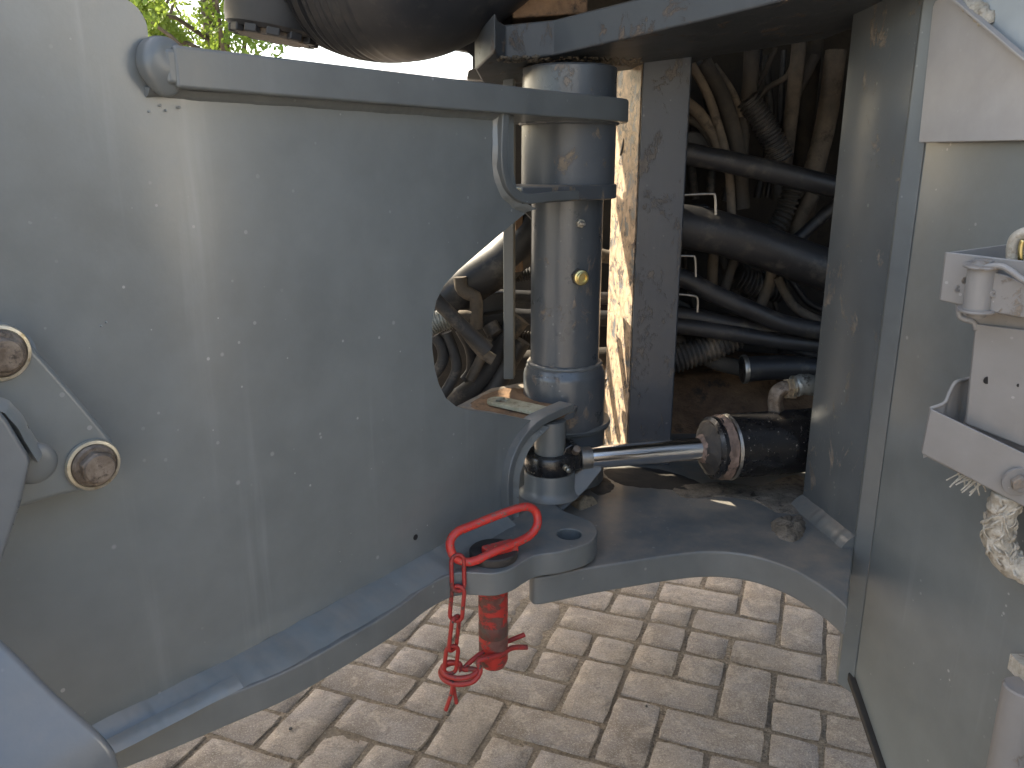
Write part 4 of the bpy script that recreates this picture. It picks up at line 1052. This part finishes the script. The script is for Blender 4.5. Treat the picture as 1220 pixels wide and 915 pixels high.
# ------------------------------------------------------------------ hoses seen through the notch
NG = 'hoses seen through the notch of the left wall'
hose('air_duct', ((640, 268), (600, 308), (560, 335), (515, 372)), .046, M['clean'], 'fat dark rubber duct filling the top of the notch', 'duct', Y=1.60, n=24)
hose('air_duct', ((500, 360), (522, 378), (548, 390)), .040, M['clean'], 'black round duct in the shade left of the notch', 'duct', Y=1.72, n=24)
hose('conduit', ((505, 392), (520, 383), (535, 378)), .022, M['alu'], 'pale ribbed conduit end at the left rim of the notch', 'conduit', Y=1.55, n=20, corr=(.006, .003))
hose('rubber_strap', ((512, 350), (540, 378), (563, 400), (582, 418)), .0135, M['rubber'], 'flat dark rubber strap slanting across the notch', 'strap', Y=1.46)
hose('hydraulic_hose', ((548, 330), (550, 344), (558, 350), (567, 356), (567, 392)), .013, M['tan'], 'stubby tan elbow hose under the fat duct', Y=1.55, group=NG)
hose('hydraulic_hose', ((560, 378), (550, 376), (549, 386), (560, 402), (575, 420), (590, 430)), .0115, M['tan'], 'sandy hose bent over behind the slanting strap', Y=1.50, group=NG)
hose('hydraulic_hose', ((500, 490), (530, 482), (560, 464), (584, 436), (602, 404), (622, 376)), .0200, M['rubber'], 'thick dusty hose sweeping up from the lower rim of the notch', Y=1.555, n=18, group=NG)
hose('hydraulic_hose', ((540, 504), (566, 486), (588, 466), (606, 434), (622, 405)), .0180, M['rubber'], 'second thick dusty hose nearest the pivot in the notch', Y=1.55, n=18, group=NG)
hose('hydraulic_hose', ((532, 396), (541, 420), (544, 440), (534, 462), (520, 478)), .0105, M['rubber'], 'looped black hose in the middle left of the notch', Y=1.50, group=NG)
hose('hydraulic_hose', ((518, 400), (527, 415), (527, 432), (516, 448), (505, 455)), .0110, M['rubber'], 'looped black hose touching the left rim of the notch', Y=1.50, group=NG)
hose('hydraulic_hose', ((548, 392), (560, 415), (562, 440), (552, 455)), .0110, M['clean'], 'black hose curving down behind the strap', Y=1.56, group=NG)
hose('hydraulic_hose', ((560, 452), (574, 425), (582, 400)), .0100, M['tan'], 'short sandy hose standing between strap and dusty hoses', Y=1.52, group=NG)
cb = A(590, 388, 1.56)
tagp(mk('connector_block', prism([A(574, 377, 1.56), A(604, 372, 1.56), A(606, 412, 1.56), A(590, 418, 1.56), A(578, 400, 1.56)], V((0, .05, 0))), M['tandark'], None, bevel=.003), 'muddy connector block with a round plug beside the upright bar', 'connector')
tagp(mk('round_plug', tube([A(583, 386, 1.55), A(589, 396, 1.545), A(592, 400, 1.54)], .0165, 20), M['rubber'], None, ang=60), 'round dusty rubber plug on the connector block in the notch', 'plug')
tagp(mk('bracket_plate', prism([A(556, 352, 1.60), A(606, 348, 1.60), A(606, 376, 1.60), A(572, 377, 1.60)], V((0, .02, 0))), M['rubber'], None, bevel=.002), 'dark bracket plate in the notch between the duct and the connector', 'bracket')
# upright bar and rusty bar
tagp(mk('upright_bar', prism([V((p.x, p.y, z_lp)) for p in (A(600, 440, 1.50), A(612, 440, 1.50), A(614, 440, 1.53), A(602, 440, 1.53))], (0, 0, .60)), M['grey'], None, bevel=.002), 'narrow grey upright bar standing behind the notch', 'bar')
tagp(mk('rusty_bar', prism([A(614, 325, 1.56), A(623, 323, 1.56), A(623, 235, 1.56), A(614, 240, 1.56)], V((0, .02, 0))), M['rustsand'], None, bevel=.002), 'short rusty bar between the upright bar and the pivot tube', 'bar')
hose('conduit', ((600, 332), (625, 327), (660, 322)), .012, M['rubber'], 'thin ribbed conduit passing behind the pivot tube, upper one', 'conduit', Y=1.64, n=14, corr=(.006, .003))
hose('conduit', ((600, 400), (625, 403), (660, 404)), .014, M['tandark'], 'thin ribbed conduit passing behind the pivot tube, lower one', 'conduit', Y=1.60, n=14, corr=(.006, .003))
hose('hydraulic_hose', ((590, 352), (640, 354), (740, 356)), .014, M['clean'], 'black hose passing level behind the pivot tube', Y=1.70, group='hoses behind the pivot tube')
hose('hydraulic_hose', ((600, 376), (640, 378), (745, 380)), .018, M['clean'], 'thicker black hose behind the pivot tube below the level one', Y=1.74, group='hoses behind the pivot tube')
hose('hydraulic_hose', ((700, 300), (725, 306), (745, 302)), .015, M['tan'], 'tan hose peeping out between pivot tube and sandy post side', Y=1.76, group='hoses behind the pivot tube')
hose('hydraulic_hose', ((590, 432), (640, 428), (745, 424)), .022, M['tandark'], 'muddy hose low behind the pivot tube', Y=1.74, group='hoses behind the pivot tube')

# dark backdrop added for the deep shade behind the notch
bdrop = root('notch_backdrop', (.0, 2.1, .6), 'dark backdrop slab added for the shade behind the hoses', 'backdrop')
mk('housing', prism([A(470, 500, 2.02), A(760, 500, 2.02), A(760, 240, 2.02), A(700, 200, 2.02), A(560, 250, 2.02), A(470, 330, 2.02)], V((0, .08, 0))), M['tandark'], bdrop, bevel=.02)
for (x, y) in ((530, 420), (560, 360), (735, 300), (735, 420)):
    mk('backdrop_bolt', hexp(A(x, y, 2.015), V((0, -1, 0)), .012, .012), M['rubber'], bdrop)

# ------------------------------------------------------------------ things above the flange
fc = root('filter_canister', A(328, 20, 1.45), 'black plastic canister with square lugs under its rim, hanging at the top left', 'canister')
ctr = A(328, 8, 1.45); axf = (A(336, -60, 1.45) - A(328, 40, 1.45)).normalized()
rF = .082
base = A(327, 40, 1.45)
mk('canister_body', lathe([(0, 0), (rF - .012, 0), (rF - .003, .006), (rF, .02), (rF + .004, .30), (0, .30)], base, axf, 56), M['plastic'], fc)
uf = axf.orthogonal().normalized(); vf_ = axf.cross(uf)
for k in range(12):
    a = 2 * math.pi * k / 12; c = base + (uf * math.cos(a) + vf_ * math.sin(a)) * (rF - .016); t_d = (-uf * math.sin(a) + vf_ * math.cos(a)); n_d = (uf * math.cos(a) + vf_ * math.sin(a))
    mk('rim_lug', box(c, .022, .014, .020, t_d, n_d, axf), M['plastic'], fc, bevel=.003)
mk('rust_band', lathe([(0, 0), (rF - .024, 0), (rF - .024, .014), (0, .014)], base - axf * .010, axf, 40), M['rustbolt'], fc)

du = root('intake_duct', A(480, 0, 1.34), 'big dark rubber intake duct bulging down above the flange', 'duct')
dp = cr([A(330, -100, 1.62), A(400, -52, 1.48), A(480, -40, 1.38), A(552, -74, 1.36), (A(640, -140, 1.36))], 10)
dp = resamp(dp, .0028)
md = len(dp)
def rduct(i, t, a):
    f = i / t; r = .138
    r *= .80 + .20 * math.sin(math.pi * min(1, max(0, (f - .0) / 1.0)) ** 1) + .02
    if f < .62: r += .0030 * (1 if i % 4 in (1, 2) else -1) * min(1, (.62 - f) * 7)
    return r
mk('duct_body', tube(dp, rduct, 72), M['boot'], du, ang=60)
0 and mk('clamp_band', tube([dp[k] for k in range(int(md * .74), int(md * .74) + 4)], .136, 64), M['boot'], du)
# mounting plate with light edge, cable
tagp(mk('mounting_plate', prism([A(515, 22, 1.46), A(540, -30, 1.46), A(660, -30, 1.46), A(660, 66, 1.46), A(600, 68, 1.46), A(572, 77, 1.46)], V((.01, .018, 0))), M['plastic'], None, bevel=.0015), 'dark triangular mounting plate between the intake duct and the upper frame plate', 'plate')
hose('cable', ((385, 16), (400, 26), (420, 32), (440, 40)), .006, M['tan'], 'thin braided cable left of the intake duct', 'cable', Y=1.60, corr=(.004, .001))
tagp(mk('cross_bar', prism([A(372, 22, 1.75), A(440, 40, 1.75), A(560, 62, 1.75), A(560, 44, 1.75), A(440, 20, 1.75), A(372, 2, 1.75)], V((0, .03, 0))), M['plastic'], None, bevel=.003), 'dark crossbar behind the intake duct', 'bar')
tagp(mk('beige_bracket', prism([A(558, 84, 1.66), A(586, 72, 1.66), A(600, 72, 1.66), A(612, 92, 1.66), A(605, 98, 1.66), A(556, 94, 1.66)], V((0, .04, 0))), M['taupe'], None, bevel=.002), 'small beige bracket lit by the sun beside the pivot cap', 'bracket')
# added slabs out of the frame, cut so sun reaches only the post side
sblk = root('sun_blocker', (.3, 1.6, 1.62), 'dark slabs added overhead, out of frame, to block the sun', 'sun blocker')
mk('blocker_slab', prism([V((x, y, 1.65)) for x, y in ((1.33, .87), (1.33, 2.37), (-.15, 2.37), (-.15, 1.88), (-.97, 1.88), (-.97, 2.55), (-2.5, 2.55), (-2.5, .87))], (0, 0, .06)), M['dark'], sblk)

mk('blocker_slab_high', prism([V((x, y, 1.80)) for x, y in ((-.95, 2.40), (-.95, 3.3), (-3.2, 3.3), (-3.2, 2.40))], (0, 0, .06)), M['dark'], sblk)  # second unseen slab, added to keep sun patches off the paving
# ------------------------------------------------------------------ RIGHT-HAND BRACKETS
# light plate at the upper right corner
cp_ = root('cover_plate', S(1150, 120, .012), 'light warm grey cover plate with slanted top edge, upper right corner', 'cover plate')
pp = [S(x, y, .016) for x, y in ((1094, 170), (1111, 8), (1114, 1), (1122, -3), (1138, -2), (1148, 6), (1230, 76), (1290, 126), (1290, 166))]
mk('plate', prism(pp, -nS * .006), M['cover'], cp_, bevel=.0015)
lip = [S(x, y, .017) for x, y in ((1138, -2), (1148, 6), (1230, 76), (1290, 126))]
mk('edge_lip', prism([lip[0], lip[1], lip[3], S(1290, 122, .017), S(1148, 1, .017), S(1140, -6, .017)], nS * .010), M['cover'], cp_, bevel=.001)
tagp(mk('back_panel', prism([S(1120, -60, .004), S(1300, -60, .004), S(1300, 140, .004), S(1120, 20, .004)], -nS * .003), M['pale'], None), 'pale blue grey panel behind the slanted edge of the cover plate', 'panel')
tagp(mk('webbing_scrap', tube(cr([S(1150, 6, .006), S(1163, 10, .010), S(1172, 20, .010), S(1176, 30, .006)], 8), lambda i, t, a: .010 + .004 * noise.noise(V((i * .6, math.cos(a), math.sin(a)))), 14), M['rope'], None, ang=180), 'scrap of cream webbing behind the slanted cover plate edge', 'webbing')

ub_ = root('step_bracket', S(1150, 450, .03), 'light taupe bracket with hinge pin, bent plates and lower channel at the right photo edge', 'bracket')
# facing planes: nearly square to the camera
fY = lambda x: .865 - (x - 1120) * .0005
def F(x, y, o=0): return A(x, y, fY(x) + o)
# upper channel: front face and top lip
uf_ = [F(1127, 300), F(1230, 312), F(1290, 318), F(1290, 395), F(1190, 374), F(1120, 358)]
mk('upper_channel_face', prism(uf_, V((.001, .005, 0))), M['taupe'], ub_, bevel=.0015)
tb_ = [F(1127, 301, .004), F(1290, 319, .004)]
tb_ += [A(1290, 288, .90), A(1128, 300, .87)]
mk('upper_channel_back', prism([F(1128, 301, .003), A(1240, 286, .90), A(1240, 372, .90), F(1121, 358, .003)], V((.002, .004, 0))), M['taupe'], ub_, bevel=.001)
# hinge tube with two washers and its strap
hx = [F(1171, 318, -.016), F(1164, 367, -.016)]
mk('hinge_tube', cyl(hx[0], hx[1], .0135, 32), M['taupe'], ub_)
hax = (hx[1] - hx[0]).normalized()
for p, o_ in ((hx[0], -.003), (hx[1], .0)):
    mk('hinge_washer', lathe([(0, 0), (.018, 0), (.0185, .0015), (.018, .003), (0, .003)], p + hax * o_, hax, 32), M['taupe2'], ub_)
mk('hinge_bolt', lathe([(0, 0), (.010, 0), (.009, .005), (0, .007)], hx[1] + hax * .004, hax, 24), M['taupe2'], ub_)
mk('hinge_bolt', lathe([(0, 0), (.010, 0), (.009, -.004), (0, -.005)], hx[0] - hax * .003, hax, 24), M['taupe2'], ub_)
mk('latch_plate', prism([F(1178, 322, -.020), F(1200, 328, -.020), F(1230, 342, -.020), F(1290, 366, -.020), F(1290, 392, -.020), F(1180, 372, -.020), F(1176, 350, -.020)], V((0, .006, 0))), M['taupe2'], ub_, bevel=.002)
mk('latch_lip', tube(cr([F(1172, 318, -.022), F(1192, 317, -.024), F(1206, 324, -.026), F(1222, 335, -.026), F(1260, 345, -.026)], 6), .0032, 10), M['taupe'], ub_, ang=180)
for (x, y) in ((1141, 344), (1183, 350), (1150, 334)):
    mk('small_screw', lathe([(0, 0), (.0040, 0), (.0035, .0015), (.0014, .0015), (.0014, .0002), (0, .0002)], F(x, y, -.0005 if x < 1170 else -.0205), V((0, -1, 0)), 16), M['taupe2'], ub_)
# wire loop handle rising behind
mk('wire_handle', tube(cr([F(1206, 312, .02), F(1206, 296, .02), F(1210, 284, .02), F(1222, 277, .02), F(1240, 277, .02)], 6), .0058, 14), M['rope'], ub_, ang=180)
mk('wire_handle', tube(cr([F(1216, 310, .012), F(1216, 296, .012), F(1219, 286, .012)], 6), .0026, 10), M['brass'], ub_, ang=180)
# lower neck, main plate
mk('neck_plate', prism([F(1142, 362, .008), F(1200, 372, .008), F(1250, 382, .008), F(1250, 420, .008), F(1162, 392, .008), F(1160, 385, .008), F(1144, 378, .008)], V((0, .004, 0))), M['taupe2'], ub_, bevel=.001)
mk('neck_edge', tube(cr([F(1142, 362, .006), F(1143, 376, .006), F(1150, 381, .006), F(1160, 384, .006), F(1163, 393, .006)], 5), .0030, 10), M['taupe'], ub_, ang=180)
mk('main_plate', prism([F(1163, 386, .004), F(1290, 402, .004), F(1290, 560, .004), F(1151, 505, .004)], V((.001, .005, 0))), M['taupe'], ub_, bevel=.0012)
for (x, y, r_v) in ((1176, 453, .0042), (1213, 459, .0018)):
    mk('plate_hole', lathe([(0, 0), (r_v, 0), (r_v, .0004), (0, .0004)], F(x, y, .0034), V((0, -1, 0)), 24), M['clean'], ub_)  # flat black discs stand for the dark inside of holes
# lower channel: curved side cheek and front face
ck = [F(1160, 450, .030), F(1150, 452, .026), F(1138, 456, .012), F(1131, 468, .006), F(1125, 480, 0), F(1108, 487, -.008)]
mk('lower_channel_rim', tube(cr(ck, 6), .0022, 10), M['taupe'], ub_, ang=180)
mk('lower_channel_cheek', ribbon([[p, p + V((.004, .006, 0)), p + V((.004, .006, -.060 if i > 2 else -.045)), p + V((0, 0, -.060 if i > 2 else -.045))] for i, p in enumerate(cr(ck, 6))]), M['taupe2'], ub_)
mk('lower_channel_face', prism([F(1109, 487, -.012), F(1230, 545, -.012), F(1290, 575, -.012), F(1290, 640, -.012), F(1098, 540, -.012)], V((.001, .005, 0))), M['taupe'], ub_, bevel=.0012)
mk('lower_channel_floor', prism([F(1100, 539, -.008), F(1290, 636, -.008), F(1290, 560, .07), F(1140, 490, .05)], V((0, 0, -.003))), M['taupe2'], ub_)
bc = F(1213, 573, -.014)
mk('washer', lathe([(0, 0), (.0165, 0), (.0165, .003), (0, .003)], bc, V((-.2, -1, -.1)), 36), M['taupe'], ub_)
mk('bolt', hexp(bc + V((0, -.003, 0)), V((-.2, -1, -.1)), .0105, .008), M['taupe2'], ub_, bevel=.0015)
# frayed bristles under the channel
bm = bmesh.new()
for k in range(16):
    x = 1142 + k * 1.9 + rnd.uniform(-1, 1); y = 566 + (x - 1142) * .52
    a = F(x, y - 3, .0); b = a + V((rnd.uniform(-.014, -.002) if k % 3 else .004, 0, -rnd.uniform(.006, .016)))
    tube([a, a.lerp(b, .5) + V((rnd.uniform(-.001, .001), 0, 0)), b], .0009, 5, bm=bm)
tagp(mk('frayed_bristles', bm, M['rope'], None), 'row of short frayed fibres sticking out under the channel of the right bracket', 'bristles', kind='stuff')

# wrapped rope handle
ro = root('webbing_loop', A(1205, 640, 1.0), 'frayed cream webbing wrapped into a loop hanging under the right bracket', 'webbing')
pth = cr([F(1200, 588, .0), F(1193, 612, -.0), F(1189, 640, -.0), F(1198, 664, -.0), F(1220, 680, -.0), F(1250, 690, -.0)], 14)
mk('wrap_core', tube(pth, lambda i, t, a: .0150 + .003 * noise.noise(V((i * .25, math.cos(a) * 2, math.sin(a) * 2))), 22), M['rope'], ro, ang=180)
for j in range(26):
    ph = rnd.uniform(0, 6.28); tw = rnd.uniform(-.10, .16); i0 = rnd.randint(0, 25); i1 = i0 + rnd.randint(18, 42); P = []
    for i in range(i0, min(i1, len(pth) - 1)):
        d = (pth[i + 1] - pth[i]).normalized(); u = d.orthogonal().normalized(); v = d.cross(u)
        u = (V((0, 1, 0)) - d * d.y).normalized(); v = d.cross(u); a = ph + tw * i
        P.append(pth[i] + (u * math.cos(a) + v * math.sin(a)) * (.0155 + .002 * math.sin(i * .7 + j)))
    if len(P) > 3: mk('strand', tube(P, lambda i, t, a: .0012 + .0006 * math.sin(i * .5), 6), M['rope'], ro, ang=180)

# grey upright tube in the bottom right corner
gt = root('step_post', A(1215, 900, .93), 'short taupe grey upright tube standing at the bottom right corner', 'post')
tp0 = A(1216, 818, .78); 
mk('tube', cyl(V((tp0.x + .004, tp0.y, .05)), V((tp0.x + .004, tp0.y, tp0.z)), .021, 40, ch=.002), M['taupe2'], gt)
mk('pale_pad', box(A(1240, 800, .80), .05, .04, .02), M['rope'], gt)

# ------------------------------------------------------------------ BACKGROUND
def tree(x, y, h, rc, seed, lab, nleaf=5200):
    r = random.Random(seed)
    t = root('tree', (x, y, 0), lab, 'tree', 'trees behind the machine')
    tr = cr([V((x, y, -.1)), V((x + .15, y, h * .3)), V((x - .05, y + .1, h * .62)), V((x + .1, y, h * .86))], 8)
    mk('trunk', tube(tr, lambda i, tt, a: .17 * (1 - .75 * i / tt), 10), M['bark'], t, ang=180)
    lb = bmesh.new()
    cl_ = []
    for k in range(26):
        a = r.uniform(0, 6.28); ph = r.uniform(-.8, 1.3); d = V((math.cos(a) * math.cos(ph), math.sin(a) * math.cos(ph), math.sin(ph) * .9)) * rc * r.uniform(.45, 1)
        c = V((x, y, h * .68)) + d; cl_.append((c, r.uniform(.35, .8) * rc * .5))
        s = tr[r.randint(8, len(tr) - 1)]
        tube([s, s.lerp(c, .5) + V((0, 0, .1)), c], lambda i, tt, a: .035 * (1 - .3 * i), 6, bm=lb)
    mk('limbs', lb, M['bark'], t, ang=180)
    vs_, fs_ = [], []
    for k in range(nleaf):
        c, rr_ = r.choice(cl_); d = V((r.gauss(0, 1), r.gauss(0, 1), r.gauss(0, .8))).normalized() * rr_ * r.random() ** .4
        p = c + d; s = r.uniform(.028, .055); u = V((r.gauss(0, 1), r.gauss(0, 1), r.gauss(0, 1))).normalized(); v = u.orthogonal().normalized()
        b0 = len(vs_); vs_ += [p - u * s, p + v * s * .5, p + u * s, p - v * s * .5]; fs_.append((b0, b0 + 1, b0 + 2, b0 + 3))
    me = bpy.data.meshes.new('crown'); me.from_pydata(vs_, [], fs_); me.materials.append(M['leaf'])
    o = bpy.data.objects.new('crown', me); o.parent = t; o.location = -V(t.location); C.objects.link(o)
tree(-3.55, 10.2, 4.6, 1.75, 1, 'leafy green tree right behind the black canister at the top left', 26000)
tree(-5.6, 12.5, 5.2, 1.9, 2, 'leafy green tree behind the tall left corner of the front frame', 12000)

# white sheds: one behind the machine, two added out of view as sunlit reflectors
def shed(x, y, wx, wy, h, lab, rz=0):
    s = root('yard_shed', (x, y, 0), lab, 'shed')
    Xv = V((math.cos(rz), math.sin(rz), 0)); Yv = V((-Xv.y, Xv.x, 0)); c0 = V((x, y, 0))
    mk('shed_walls', box(c0 + V((0, 0, h / 2)), wx, wy, h, Xv, Yv), M['whitewall'], s)
    mk('shed_roof', prism([c0 + Xv * a * (wx / 2 + .2) + Yv * b * (wy / 2 + .2) + V((0, 0, h + (.0 if b else .6))) for a, b in ((-1, -1), (-1, 0), (-1, 1))], Xv * (wx + .4)), M['roof'], s)
    nb = int(wx // 2.4)
    for k in range(nb):
        px_ = -wx / 2 + 1.4 + k * 2.4
        for sgn in (-1, 1):
            mk('shed_window', box(c0 + Xv * px_ + Yv * sgn * (wy / 2 + .01) + V((0, 0, h * .55)), 1.1, .05, .8, Xv, Yv), M['glassdark'], s)
shed(1.0, 26, 12, 6, 3.3, 'bright white shed far behind the machine above the flange')
shed(13.0, -3.5, 14, 5, 4.4, 'long white building added out of view on the right to reflect sunlight', rz=R(90))
shed(1.0, -16.0, 16, 5, 4.2, 'white building added behind the camera to reflect sunlight', rz=R(-10))
